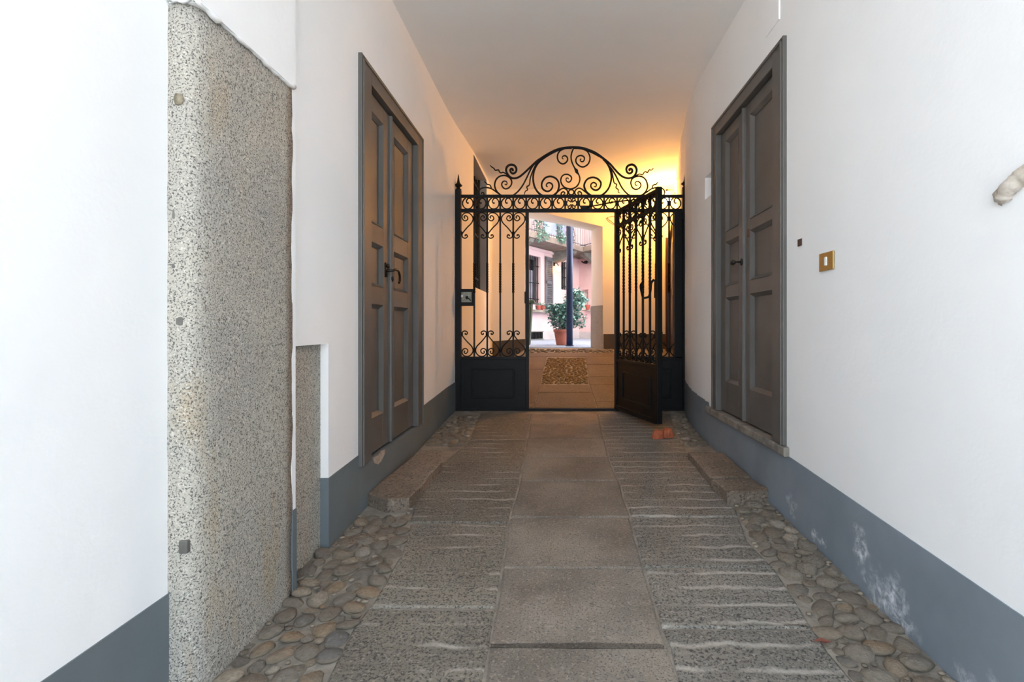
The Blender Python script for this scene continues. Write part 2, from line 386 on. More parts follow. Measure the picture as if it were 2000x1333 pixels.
b.quadbox([(-1.29, y, z) for y, z in [(2.93, -.3), (4.1, -.3), (4.1, .309), (2.93, .309)]], [(-1.108, y, z) for y, z in [(2.93, -.3), (4.1, -.3), (4.1, .309), (2.93, .309)]])
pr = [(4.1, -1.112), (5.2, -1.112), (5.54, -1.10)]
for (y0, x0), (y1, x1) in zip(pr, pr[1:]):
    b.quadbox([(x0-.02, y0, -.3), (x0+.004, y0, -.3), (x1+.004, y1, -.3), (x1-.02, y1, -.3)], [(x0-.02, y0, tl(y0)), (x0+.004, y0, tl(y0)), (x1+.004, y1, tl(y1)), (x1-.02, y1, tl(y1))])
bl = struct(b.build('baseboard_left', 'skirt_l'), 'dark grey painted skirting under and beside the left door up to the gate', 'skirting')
# chipped paint below the left door
ch = [at(px, py, 1.107/(XV-px)*FPX) for px, py in ((728, 895), (738, 891), (744, 882), (752, 878), (751, 888), (745, 901), (738, 908), (731, 905))]
MB().quadbox([(-1.111, p.y, p.z) for p in ch], [(-1.106, p.y, p.z) for p in ch]).build('bare_patch', 'chip', bl)
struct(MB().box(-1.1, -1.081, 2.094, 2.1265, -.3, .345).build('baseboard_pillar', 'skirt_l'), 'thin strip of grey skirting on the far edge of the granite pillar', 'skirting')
tr = lambda Y: .313+.0558*(Y-1.388)
b = MB(); P = [(-.5, -.3), (2.80, -.3), (2.80, tr(2.76)), (2.76, tr(2.76)), (-.5, tr(-.5))]
b.quadbox([(1.29, y, z) for y, z in P], [(1.262, y, z) for y, z in P])
P = [(2.80, -.3), (4.26, -.3), (4.26, .385), (2.80, .385)]
b.quadbox([(1.29, y, z) for y, z in P], [(1.262, y, z) for y, z in P])
pr = [(4.275, 1.266)]+[(y, x) for x, y in RPROF if y < 5.6]; b.box(1.262, 1.29, 4.26, 4.275, -.3, tr(4.2)*.99)
for (y0, x0), (y1, x1) in zip(pr, pr[1:]):
    z0, z1 = tr(y0)*.985, tr(y1)*.97
    b.quadbox([(x0+.03, y0, -.3), (x0-.004, y0, -.3), (x1-.004, y1, -.3), (x1+.03, y1, -.3)], [(x0+.03, y0, z0), (x0-.004, y0, z0), (x1-.004, y1, z1), (x1+.03, y1, z1)])
struct(b.build('baseboard_right', 'skirt_r'), 'blue-grey painted skirting with white salt stains along the right wall', 'skirting')
b = MB(); b.quadbox([(-1.04, 8.196, .3), (-.512, 8.196, .3), (-.512, 8.21, .3), (-1.04, 8.21, .3)], [(-1.04, 8.196, .862), (-.512, 8.196, .90), (-.512, 8.21, .90), (-1.04, 8.21, .862)])
struct(b.build('baseboard_back_left', 'skirt_b'), 'brown painted skirting on the end wall left of the courtyard opening', 'skirting')
b = MB(); b.box(.742, 1.86, 8.192, 8.21, .6, .977)
struct(b.build('baseboard_back_right', 'skirt_b'), 'brown painted skirting on the end wall right of the courtyard opening', 'skirting')

# ------------------------------------------------------------------ floor: bedding, slabs, cobbles
b = MB(); xs = [-1.45, -1.2, -1.0, -.8, -.5, 0, .5, 1.0, 1.3, 1.6, 2.0]; ys = [-.5, .8]+[1+i*.19 for i in range(24)]+[GY]+[5.56+.264*i for i in range(1, 10)]+[EY, 8.62]
for y in ys:
    for x in xs: b.v.append((x, y, zf(y)-.0075-dip(x, y)))
n = len(xs)
for i in range(len(ys)-1):
    for k in range(n-1): b.f.append((i*n+k, i*n+k+1, (i+1)*n+k+1, (i+1)*n+k))
floor = struct(b.build('floor', 'mortar', smooth=True), 'rising stone floor of the passage: worn slabs between cobbled gutters', 'floor')
def poly_inset(P, d):
    n = len(P); out = []; area = sum(P[i].x*P[(i+1) % n].y-P[(i+1) % n].x*P[i].y for i in range(n)); sgn = 1 if area > 0 else -1
    for i in range(n):
        a, q, c = P[i-1], P[i], P[(i+1) % n]; e1 = (q-a).normalized(); e2 = (c-q).normalized()
        n1 = Vector((-e1.y, e1.x))*sgn; n2 = Vector((-e2.y, e2.x))*sgn; k = 1+n1.dot(n2)
        out.append(q+(n1+n2)*(d/max(k, .35)))
    return out
def slab(P, mat, name='slab', gap=.0055, rise=0.0, thick=.04, rough=.004, step=.13, edge=.009, parent=floor):
    Q = []
    for i in range(len(P)):
        a, c = P[i], P[(i+1) % len(P)]; m = max(1, int((c-a).length/step))
        for j in range(m): Q.append(a+(c-a)*j/m)
    Q = poly_inset(Q, gap)
    Q = [q+Vector((random.uniform(-rough, rough), random.uniform(-rough, rough))) for q in Q]
    I = poly_inset(Q, edge); n = len(Q); b = MB()
    t = random.uniform(-.002, .003)
    for R, dz in ((Q, -thick), (Q, -.005), (I, 0)):
        for q in R: b.v.append((q.x, q.y, zf(q.y)+rise+dz+t))
    for l in range(2):
        for i in range(n):
            j = (i+1) % n; b.f.append((l*n+i, l*n+j, (l+1)*n+j, (l+1)*n+i))
    b.f.append(tuple(2*n+i for i in range(n)))
    c = sum(Q, Vector((0, 0)))/n
    return b.build(name, mat, parent, origin=None)
def bx_(poly, y):                                         # x on a px polyline (sorted by y) at height y
    for (x0, y0), (x1, y1) in zip(poly, poly[1:]):
        if y0 <= y <= y1: return x0+(x1-x0)*(y-y0)/(y1-y0)
    (x0, y0), (x1, y1) = (poly[0], poly[1]) if y < poly[0][1] else (poly[-2], poly[-1])
    return x0+(x1-x0)*(y-y0)/(y1-y0)
def column(L, R, Ys, mat, skew=0, gap=.0055):
    for y0, y1 in zip(Ys, Ys[1:]):
        rows = [y0]+[p[1] for p in L if y0 < p[1] < y1]; left = [(bx_(L, y), y) for y in rows]+[(bx_(L, y1), y1)]
        rows = [y0]+[p[1] for p in R if y0 < p[1] < y1]; right = [(bx_(R, y), y) for y in rows]+[(bx_(R, y1), y1)]
        right = [(x, y+skew*(1 if y not in () else 0)) for x, y in right]
        slab([F(*p) for p in left]+[F(*p) for p in right[::-1]], mat, gap=gap)
LL = [(938, 808), (915, 862), (862, 906), (812, 966), (800, 1022), (782, 1080), (725, 1180), (690, 1224), (638, 1325), (520, 1560), (470, 1660)]
LC = [(1040, 808), (1029, 859), (1015, 941), (994, 1014), (980, 1116), (968, 1198), (956, 1263), (945, 1333), (900, 1660)]
RC = [(1168, 808), (1188, 892), (1208, 938), (1231, 1010), (1257, 1108), (1294, 1230), (1306, 1262), (1325, 1333), (1400, 1660)]
RR = [(1310, 808), (1322, 850), (1342, 882), (1390, 934), (1440, 1000), (1462, 1056), (1508, 1104), (1548, 1160), (1588, 1224), (1620, 1272), (1672, 1333), (1930, 1660)]
column(LC, RC, [808, 829, 857, 892, 939, 1010, 1110, 1264, 1440, 1660], 'slab')
column(LL, LC, [808, 862, 1022, 1188, 1440, 1660], 'track_left')
column(RC, RR, [808, 892, 1010, 1108, 1228, 1450, 1660], 'track')
# beyond the gate
CL = [(1068, 697), (1055, 752), (1050, 768), (1043, 797)]; CR = [(1143, 697), (1151, 752), (1157, 768), (1166, 797)]
column(CL, CR, [752, 767, 797], 'far_slab', gap=.003)
column([(1026, 690), (1015, 797)], CL, [697, 722, 788, 797], 'far_slab', gap=.003)
column(CR, [(1230, 690), (1275, 797)], [697, 712, 736, 752, 785, 797], 'far_slab', gap=.003)
column([(1028, 684), (1026, 697)], [(1228, 684), (1230, 697)], [689.5, 697], 'far_slab', gap=.003)
# raised steps at the two doors
def step_px(P, rise, name='step'):
    slab([F(x, y, rise) for x, y in P], 'step', name, gap=0, rise=rise, thick=rise+.03, rough=.008, step=.09, edge=.014)
step_px([(716, 962), (760, 976), (800, 972), (864, 901), (862, 880), (824, 878)], .07)
step_px([(1342, 882), (1390, 934), (1466, 932), (1412, 884)], .055)
step_px([(1391, 936), (1422, 962), (1507, 956), (1467, 933)], .07)
slab([Vector(q) for q in ((-1.1, 2.5), (-.8, 2.53), (-.76, 2.62), (-1.1, 2.66))], 'step', 'step_support', 0, .0, .03, .01, .06, .02)

def inside(P, p):
    c = False; n = len(P)
    for i in range(n):
        a, q = P[i], P[i-1]
        if (a.y > p.y) != (q.y > p.y) and p.x < (q.x-a.x)*(p.y-a.y)/(q.y-a.y)+a.x: c = not c
    return c
def edge_dist(P, p):
    m = 9
    for i in range(len(P)):
        a, q = P[i-1], P[i]; d = q-a; t = max(0, min(1, (p-a).dot(d)/max(d.dot(d), 1e-9))); m = min(m, (p-a-d*t).length)
    return m
def pack(P, rmax, rmin, tries, placed):
    x0 = min(p.x for p in P); x1 = max(p.x for p in P); y0 = min(p.y for p in P); y1 = max(p.y for p in P)
    for k in range(tries):
        r = rmax+(rmin-rmax)*(k/tries)**.7; p = Vector((random.uniform(x0, x1), random.uniform(y0, y1)))
        if inside(P, p) and edge_dist(P, p) > r*.75 and all((p-q).length > (r+s)*.93 for q, s in placed): placed.append((p, r))
def ll_pts(L, y0, y1, side, off):
    pts = []; y = y0
    while y <= y1: q = F(bx_(L, y), y); pts.append(Vector((q.x+off*side, q.y))); y += 12
    return pts
gut = []
A = ll_pts(LL, 966, 1640, -1, .0); polyL = A+[Vector((-1.16, A[-1].y)), Vector((-1.16, 1.54)), Vector((-1.085, 1.56)), Vector((-1.085, 2.12)), Vector((-1.145, 2.14)), Vector((-1.145, 2.48)), Vector((-1.11, 2.5)), Vector((-1.11, 2.86)), Vector((-.85, 2.84))]
pack(polyL, .046, .011, 15000, gut)
A = ll_pts(RR, 968, 1640, 1, .0); polyR = A+[Vector((1.26, A[-1].y)), Vector((1.26, 3.02))]
g2 = []; pack(polyR, .05, .011, 15000, g2); gut += g2
A = ll_pts(LL, 812, 880, -1, .0); g3 = []; pack(A+[Vector((-1.105, A[-1].y)), Vector((-1.1, A[0].y))], .04, .018, 3000, g3); gut += g3
A = ll_pts(RR, 812, 880, 1, .0); g4 = []; pack(A+[Vector((1.255, A[-1].y)), Vector((1.265, 4.5)), Vector((1.3, 5.1)), Vector((1.33, A[0].y))], .04, .018, 3000, g4); gut += g4
g5 = []; pack([F(1030, 689), F(1200, 689), F(1198, 682), F(1032, 682)], .04, .02, 1500, g5); gut += g5
variants = []
for k in range(7):
    m = MB().ball((0, 0, 0), 1, 1, 1, 1, 2, 0)
    sd = random.random()*50
    for i, v in enumerate(m.v):
        v = Vector(v); w = 1+.36*noise.noise(v*.9+Vector((sd, 0, 0)))+.1*noise.noise(v*2.6+Vector((0, sd, 0))); m.v[i] = (v.x*w, v.y*w, v.z*w)
    variants.append(m.mesh('cobble', 'cobble', smooth=True))
gut = [(p, r, r/p.y) for p, r in gut if p.y > 1.15]; gut.sort(key=lambda t: -t[2])
rest = MB()
for i, (p, r, _) in enumerate(gut):
    sx, sy = r*random.uniform(.95, 1.25), r*random.uniform(.8, 1.05); sz = r*random.uniform(.36, .52); a = random.uniform(0, 3.14)
    zz = zf(p.y)-.004-dip(p.x, p.y)+sz*random.uniform(-.3, .2)
    if i < 300:
        o = bpy.data.objects.new('cobble', variants[i % 7]); COL.objects.link(o); o.parent = floor
        o.location = (p.x, p.y, zz); o.scale = (sx, sy, sz); o.rotation_euler = (random.uniform(-.15, .15), random.uniform(-.15, .15), a)
    else: rest.ball((p.x, p.y, zz+sz*.25), 1, sx, sy, sz, 1)
o = rest.build('loose_cobbles', 'cobble_small', floor, smooth=True); o['kind'] = 'stuff'
# small pebbles set in the rectangle beyond the gate
P = [F(1068, 699), F(1144, 699), F(1150, 750), F(1056, 750)]; g = []; pack(P, .03, .014, 5000, g); b = MB()
for p, r in g: b.ball((p.x, p.y, zf(p.y)-.008), 1, r*random.uniform(.9, 1.4), r*.85, r*.75, 1)
o = b.build('pebbles', 'pebble', floor, smooth=True); o['kind'] = 'stuff'
# street outside the entrance and courtyard ground
struct(MB().box(-12, 12, -14, -.5, -.5, -.08).build('street', 'street'), 'pale street paving outside the passage entrance', 'street')
b = MB(); b.box(-9, 9, 8.58, 22, .4, .745)
struct(b.build('ground_courtyard', 'court'), 'sunlit pebble paving of the courtyard beyond the opening', 'ground')
b = MB(); b.box(-12, -1.6, -.9, -.5, -.3, 9); b.box(1.7, 12, -.9, -.5, -.3, 9); b.box(-1.6, 1.7, -.9, -.5, CEIL, 9)
struct(b.build('wall_front', 'plaster'), 'outer street wall around the passage entrance', 'wall')

# ------------------------------------------------------------------ doors
def door(name, X, n, outer, inner, mid, panels, label, Zb, hand):
    # outer/inner = (y0, y1, ztop); panels: per leaf (y0, y1, [(z0, z1)...]); n = direction into the passage
    root = empty(name, (X, (outer[0]+outer[1])/2, Zb))
    W = lambda d: X+n*d
    y0, y1, zt = outer; i0, i1, it = inner
    def bx(b, ya, yb, za, zb, da, db): b.box(min(W(da), W(db)), max(W(da), W(db)), ya, yb, za, zb)
    b = MB(); bx(b, y0, i0, Zb+.0, zt, -.07, .022); bx(b, i1, y1, Zb, zt, -.07, .022); bx(b, i0, i1, it, zt, -.07, .022)
    bx(b, y0+.012, y0+.03, Zb, zt-.012, .02, .03); bx(b, y1-.03, y1-.012, Zb, zt-.012, .02, .03); bx(b, y0+.012, y1-.012, zt-.03, zt-.012, .02, .03)
    b.build('door_frame', 'door', root, bevel=.004)
    leaves = []
    for k, (pa, pb, zs) in enumerate(panels):
        la, lb = (i0+.003, mid-.002) if k == 0 else (mid+.002, i1-.003)
        lf = MB(); dF, dB = -.018, -.06
        bx(lf, la, pa, Zb+.012, it-.006, dB, dF); bx(lf, pb, lb, Zb+.012, it-.006, dB, dF)
        edges = [Zb+.012]+[z for q in zs for z in q]+[it-.006]
        for a, c in zip(edges[::2], edges[1::2]): bx(lf, pa, pb, a, c, dB, dF)
        L = lf.build('leaf', 'door', root, bevel=.003); leaves.append(L)
        for za, zb in zs:
            p = MB(); bx(p, pa-.002, pb+.002, za-.002, zb+.002, -.055, -.042)
            # sunk field with a sloping moulding all round
            e = .022
            O = [(pa, za), (pb, za), (pb, zb), (pa, zb)]; I = [(pa+e, za+e), (pb-e, za+e), (pb-e, zb-e), (pa+e, zb-e)]
            o = len(p.v); p.v += [(W(-.015), y, z) for y, z in O]+[(W(-.037), y, z) for y, z in I]+[(W(-.048), y, z) for y, z in O]+[(W(-.048), y, z) for y, z in I]
            for q in range(4):
                r = (q+1) % 4; p.f += [(o+q, o+r, o+4+r, o+4+q), (o+8+q, o+8+r, o+12+r, o+12+q), (o+q, o+r, o+8+r, o+8+q), (o+4+q, o+4+r, o+12+r, o+12+q)]
            p.build('panel', 'door', L)
    b = MB(); b.tube([(W(-.012), mid, Zb+.014), (W(-.012), mid, it-.01)], .016, 10); bx(b, mid-.022, mid+.022, Zb+.014, it-.01, -.03, -.014)
    b.build('astragal', 'door', leaves[0], smooth=False)
    return root, leaves, W
za = [(.54, 1.236), (1.351, 1.617), (1.735, 2.413)]
d1, lv, W1 = door('door_1', -1.112, 1, (2.862, 4.175, 2.635), (3.015, 4.025, 2.525), 3.452, [(3.03, 3.325, za), (3.545, 3.88, za)], '', .312, 1)
struct(d1, 'tall grey-brown double door with six panels in the left wall', 'door')
# drooping wrought lever handle
b = MB(); b.box(-1.134, -1.126, 3.355, 3.40, 1.425, 1.52); h = smooth_path([(-1.125, 3.385, 1.468), (-1.09, 3.39, 1.47), (-1.08, 3.42, 1.48), (-1.078, 3.475, 1.478), (-1.08, 3.515, 1.45), (-1.084, 3.53, 1.41), (-1.084, 3.515, 1.40)], 4)
b.tube(h, .0085, 8); b.ball((-1.115, 3.38, 1.50), .014); b.ball((-1.105, 3.44, 1.42), .015, .6, 1, 1.4)
b.build('handle', 'dark', lv[0], smooth=True)
zb_ = [(.68, 1.317), (1.408, 1.74), (1.817, 2.51)]
d2, lv2, W2 = door('door_2', 1.266, -1, (2.822, 4.122, 2.707), (2.965, 4.014, 2.60), 3.50, [(3.045, 3.402, zb_), (3.617, 3.897, zb_)], '', .44, -1)
struct(d2, 'tall grey-brown double door with pale stone sill in the right wall', 'door')
b = MB(); b.ball((1.26, 3.50, 1.54), .02, .5, 1, 1.3, 2); b.tube([(1.262, 3.50, 1.54), (1.21, 3.50, 1.54)], .008, 8); b.ball((1.205, 3.51, 1.538), .024, .8, 1.5, .7, 2)
b.build('handle', 'dark', lv2[0], smooth=True)
b = MB(); b.box(1.276, 1.288, 3.41, 3.435, 1.70, 1.75); b.build('keyhole_plate', simple('rusty_brown', lin(96, 62, 40), None, 30, .7), lv2[0])
b = MB(); P = [(2.79, .386), (4.27, .386), (4.27, .436), (2.79, .436)]; b.box(1.236, 1.36, 2.79, 4.27, .386, .438)
b.build('sill', 'lightstone', d2, bevel=.008)

# small things on the right wall
r = empty('light_switch', (1.262, 2.385, 1.23)); tag(r, 'square brass light switch plate on the white right wall', 'switch')
MB().box(1.258, 1.2665, 2.335, 2.46, 1.362, 1.447).build('plate', 'brass', r, bevel=.002)
y = 2.395; MB().box(1.252, 1.26, y-.008, y+.008, 1.385, 1.425).build('rocker', 'white', r, bevel=.002)
tag(MB().box(1.2605, 1.2665, 2.655-.022, 2.655+.022, 1.505, 1.545).build('bell_plate', simple('dark_brown_plate', lin(60, 40, 36), None, 9, .5)), 'tiny dark brown plate above the brass light switch', 'plate') if False else None
Yp = 1266/475.; c = at(1563, 474, Yp)
tag(MB().box(1.261, 1.268, Yp-.02, Yp+.02, c.z-.018, c.z+.018).build('cover_plate', simple('dark_brown_plate', lin(62, 42, 38), None, 9, .5)), 'tiny dark brown plate just above the brass light switch', 'plate')
tag(MB().box(1.257, 1.268, 2.905, 3.095, 2.845, 3.16).build('access_panel', 'plaster', bevel=.002), 'white flush access panel high above the right door', 'panel')
b = MB(); b.v = []
pts = smooth_path([(1.268, 1.33, 1.535), (1.258, 1.37, 1.515), (1.252, 1.40, 1.495), (1.252, 1.425, 1.48), (1.262, 1.447, 1.466), (1.274, 1.455, 1.46)], 5)
b.tube(pts, [(.022+.006*noise.noise(Vector((i*.7, 2, 0))))*(1 if i < len(pts)-5 else .7) for i in range(len(pts))], 9)
b.v = [tuple(Vector(v)+noise.noise_vector(Vector(v)*55)*.006) for v in b.v]
tag(b.build('stone_stub', 'rustic', smooth=True), 'rough broken stone stub sticking out of the near right wall', 'stub')

# ------------------------------------------------------------------ window in the left wall beyond the gate
w1 = empty('window_1', (-1.2, 7.0, 1.6)); struct(w1, 'tall barred window niche in the left wall behind the gate', 'window')
b = MB(); b.box(-1.30, -1.19, 6.40, 7.62, 1.55, 3.29); b.build('pane', 'glass_dark', w1)
b = MB()
for a in ((-1.19, -1.045, 7.563, 7.572, 1.6, 3.262), (-1.19, -1.055, 6.438, 6.447, 1.6, 3.262), (-1.19, -1.045, 6.44, 7.57, 3.255, 3.263)): b.box(*a)
b.build('reveal', 'reveal', w1)
MB().box(-1.19, -1.06, 6.44, 7.57, 1.596, 1.606).build('sill', 'plaster', w1)
for k in range(7): MB().tube([(-1.155, 6.52+k*.16, 1.6), (-1.155, 6.52+k*.16, 3.2)], .011, 6).build('bar', 'iron', w1)
for z in (1.78, 2.4, 3.1): MB().box(-1.162, -1.148, 6.45, 7.53, z-.016, z+.016).build('cross_bar', 'iron', w1)
MB().tube([(-1.145, 7.50, 1.58), (-1.145, 7.50, 3.24)], .018, 8).build('bar', 'iron', w1)

# ------------------------------------------------------------------ iron gate
gate = empty('iron_gate', ((1116.5-XV)/1000*GY, GY, zf(GY)))
tag(gate, 'black wrought iron gate with scrolled arch, side panels and an open leaf', 'gate')
G = lambda px, py, dy=0: at(px, py, GY)+Vector((0, dy, 0))
u_ = GY/1000
def gpart(name, b, parent=gate, **k): return b.build(name, 'iron', parent, **k)
def hbar(name, x0, x1, y0, y1, d=.03, parent=gate, bevel=.003):
    a = G(x0, y1); c = G(x1, y0); b = MB().box(a.x, c.x, GY-d/2, GY+d/2, a.z, c.z); return gpart(name, b, parent, bevel=bevel)
for (x0, x1, top) in ((889.5, 901, 372), (1332.5, 1343.5, 369)):
    p = hbar('post', x0, x1, top, 801, .062); c = G((x0+x1)/2, top)
    f = MB().lathe(c, [(.028, -.01), (.034, 0), (.034, .012), (.02, .02), (.022, .035), (.042, .048), (.044, .056), (.026, .07), (.017, .085), (.012, .11), (.007, .15), (.002, .175)], 12)
    f.build('finial', 'iron', p, smooth=True)
for yy, hh in ((424, 12), (582, 60)):
    hbar('hinge_strap', 1330.5, 1346, yy-hh/2, yy+hh/2, .075) if hh == 12 else hbar('hinge_strap', 887.5, 891, yy-hh/2, yy+hh/2, .05)
hbar('top_rail', 899, 1334, 381, 386.5, .035); hbar('frieze_rail', 899, 1334, 408.5, 415, .04)
hbar('threshold_bar', 889, 1344, 797.5, 802.5, .05)
pitch = (1332-901)/17.
cellx = [901+pitch*i for i in range(18)]
# frieze rings, uprights and collars
ringpts = [(1.5, -1.5), (.2, -.4), (-1.8, -1.6), (-2.6, -5), (0.6, -9.6)]+[(10.2*math.sin(a), -11*math.cos(a)) for a in [math.radians(t) for t in range(25, 361, 24)]]
def ring_mesh(mir):
    pts = smooth_path([Vector(((x*mir)*u_, 0, -y*u_)) for x, y in ringpts], 3)
    return MB().tube(pts, .0075, 6)
rm = {m: ring_mesh(m).mesh('ring', 'iron', smooth=True) for m in (1, -1)}
up_mesh = MB().box(-.009, .009, -.01, .01, -13*u_, 13*u_).mesh('upright', 'iron'); col_mesh = MB().box(-.017, .017, -.016, .016, -4.5*u_, 4.5*u_).mesh('collar', 'iron')
def put(me, name, p, parent=gate, sc=None):
    o = bpy.data.objects.new(name, me); COL.objects.link(o); o.parent = parent; o.location = Vector(p)-wloc(parent)
    if sc: o.scale = sc
    return o
for i in range(17):
    c = (cellx[i]+cellx[i+1])/2
    if i != 8: put(rm[1], 'ring', G(c, 397.5))
    else:
        for sx in (1, -1):
            for sy in (1, -1):
                q = [(1.2, 2), (1.4, 8.5), (4.4, 9.8), (7, 8), (6, 5), (4, 6)]
                gpart('scroll', MB().tube(smooth_path([G(c+sx*x, 397.5+sy*y) for x, y in q], 4), .0065, 6), smooth=True)
            gpart('scroll', MB().tube(smooth_path([G(c+sx*x, 397.5+y) for x, y in ((1, -2), (7, -5.5), (9.5, -1), (9.5, 1), (7, 5.5), (1, 2))], 4), .006, 6), smooth=True)
    if 0 < i:
        put(up_mesh, 'upright', G(cellx[i], 397)); put(col_mesh, 'collar', G(cellx[i], 397.5))
# twisted square bars
def twist_bar(z0, z1, t0, t1, w=.0088, turns=3):
    b = MB(); N = 66; zs = [z0]+[t0+(t1-t0)*i/N for i in range(N+1)]+[z1]; o = 0
    for k, z in enumerate(zs):
        f = min(1, max(0, (z-t0)/(t1-t0))); a = f*turns*2*math.pi+math.pi/4; r = w*1.414*(1.12 if t0 < z < t1 else 1)
        for q in range(4): b.v.append((r*math.cos(a+q*math.pi/2), r*math.sin(a+q*math.pi/2), z))
    for k in range(len(zs)-1):
        for q in range(4): b.f.append((k*4+q, k*4+(q+1) % 4, (k+1)*4+(q+1) % 4, (k+1)*4+q))
    return b
Z = lambda py, Y=GY: EYE-(py-YV)/1000*Y
barm = twist_bar(Z(700), Z(413), Z(573), Z(514)).mesh('twisted_bar', 'iron')
heart_px = [(440, 155), (427, 143), (443, 125), (468, 138), (472, 166), (443, 186), (412, 168), (403, 132), (423, 102), (465, 90), (510, 108), (538, 155), (522, 208), (470, 260), (428, 308), (404, 345), (410, 380), (440, 392), (468, 375), (460, 352), (440, 355), (446, 368)]
heart = [((x-397)/6.06/24.7, (y-88)/6.06) for x, y in heart_px]       # x in cell widths, y in px below the rail
def heart_mesh(mx, mz, cw=pitch*u_, ky=u_, r=.0068):
    pts = smooth_path([Vector((mx*(x*.94+.02)*cw, 0, -mz*y*ky)) for x, y in heart], 3)
    return MB().tube(pts, r, 6)
hm = {(a, c): heart_mesh(a, c).mesh('scroll', 'iron', smooth=True) for a in (1, -1) for c in (1, -1)}
node_mesh = MB().ball((0, 0, 0), .019, 1, .9, 1.3, 2).mesh('collar', 'iron', smooth=True)
def scroll_row(c0, c1, parity):
    for i in range(c0, c1):
        up = (i+parity) % 2 == 0
        xb, s = (cellx[i], 1) if up else (cellx[i+1], -1)
        put(hm[(s, 1)], 'scroll', G(xb, 415.5)); put(hm[(s, -1)], 'scroll', G(xb, 697))
    for i in range(c0, c1+1):
        if (i+parity) % 2 == 0:
            for y in (422, 456, 653, 690): put(node_mesh, 'collar', G(cellx[i], y)) if y in (456, 653) else None
        else:
            for y in (426, 684): put(node_mesh, 'collar', G(cellx[i], y))
scroll_row(0, 5, 0)
for i in (1, 2, 3, 4): put(barm, 'twisted_bar', (G(cellx[i], 638).x, GY, 0))
hbar('stile', 1026.5, 1033, 414, 800, .05)
hbar('strike_plate', 1024.5, 1027, 570, 593, .055)
hbar('panel_rail', 899, 1028, 697, 703, .035)
def kick_panel(x0, x1, y0, y1, parent=gate):
    p = hbar('kick_panel', x0, x1, y0, y1, .02)
    m0, m1, n0, n1 = x0+(x1-x0)*.18, x1-(x1-x0)*.19, y0+(y1-y0)*.2, y1-(y1-y0)*.22
    b = MB()
    for A, B in (((m0, n0), (m1, n0)), ((m1, n0), (m1, n1)), ((m1, n1), (m0, n1)), ((m0, n1), (m0, n0))): b.bar(G(*A)-Vector((0, .012, 0)), G(*B)-Vector((0, .012, 0)), .018, .018)
    b.build('moulding', 'iron', p, bevel=.004)
    return p
kick_panel(899, 1028, 702, 798)
# lock box on the left panel
lb = hbar('lock_box', 900, 925, 565, 598, .05); 
a = G(902, 591); c = G(922, 571); MB().box(a.x, c.x, GY-.032, GY-.02, a.z, c.z).build('lock_plate', 'plate', lb, bevel=.002)
c = G(913, 582); b = MB().ball(c-Vector((0, .035, 0)), .016, 1, .6, 1.2, 2); b.tube([c+Vector((0, -.04, 0)), c+Vector((.03, -.045, -.018)), c+Vector((.04, -.04, -.035))], .006, 6); b.build('keyhole', 'dark', lb, smooth=True)
c = G(903.5, 579); MB().box(c.x-.008, c.x+.008, GY-.036, GY-.03, c.z-.012, c.z+.012).build('label_spot', 'white', lb)
# right fixed panel
for i in (13, 14, 15, 16): put(barm, 'twisted_bar', (G(cellx[i], 638).x, GY, 0))
scroll_row(12, 17, 1)
hbar('stile', 1200, 1206.5, 414, 800, .05); hbar('panel_rail', 1205, 1333, 697, 703, .035); kick_panel(1205, 1334, 702, 798)
hbar('closing_plate', 1316.5, 1332.5, 414, 700, .035)
# overthrow (scrolled arch); coordinates traced in three enlarged views of the ironwork
TA = lambda p: (1030+p[0]/12.12, 280+p[1]/12.12); TL = lambda p: (930+p[0]/13.33, 290+p[1]/13.33); TR = lambda p: (1170+p[0]/13.33, 290+p[1]/13.33)
def scroll(pts, T, r=.0085, taper=True, name='scroll', parent=gate, dy=0):
    q = [T(p) for p in pts] if T else pts
    w = smooth_path([G(x, y, dy) for x, y in q], 4); n = len(w)
    rr = [r*(1 if not taper else (.55+.45*min(1, i/(n*.18)) if taper == 'start' else .62+.38*min(1, (n-1-i)/(n*.25)))) for i in range(n)]
    return gpart(name, MB().tube(w, rr, 6), parent, smooth=True)
lsp = [(955, 590), (950, 545), (915, 530), (888, 570), (905, 622), (950, 655), (1003, 640), (1043, 590), (1045, 518), (1000, 450), (930, 425), (858, 437), (800, 490), (780, 570), (800, 640), (850, 715), (915, 765), (990, 780), (1100, 755), (1230, 660), (1400, 500), (1560, 350)]
arch = [(0+300, 370), (500, 245), (700, 150), (900, 105), (1100, 95), (1300, 110), (1500, 175), (1650, 250)]
rsp = [(150, 290), (300, 420), (420, 560), (560, 700), (680, 765), (800, 775), (900, 735), (960, 650), (980, 560), (950, 480), (890, 430), (820, 425), (740, 470), (710, 550), (740, 630), (800, 655), (855, 620), (865, 570), (830, 530), (790, 548), (800, 590)]
scroll([TL(p) for p in lsp]+[TA(p) for p in arch]+[TR(p) for p in rsp], None, .0125, False, 'arch_bar')
la = [(1050, 118), (900, 122), (720, 170), (530, 265), (350, 385), (235, 500), (165, 640), (138, 780), (142, 910), (180, 1050), (260, 1170), (370, 1245), (500, 1268), (620, 1232), (710, 1150), (748, 1025), (735, 920), (680, 840), (600, 798), (520, 787), (420, 825), (352, 920), (340, 1020), (382, 1100), (470, 1140), (550, 1110), (596, 1030), (580, 965), (520, 935), (465, 957), (450, 1010), (482, 1035)]
scroll(la, TA, .011)
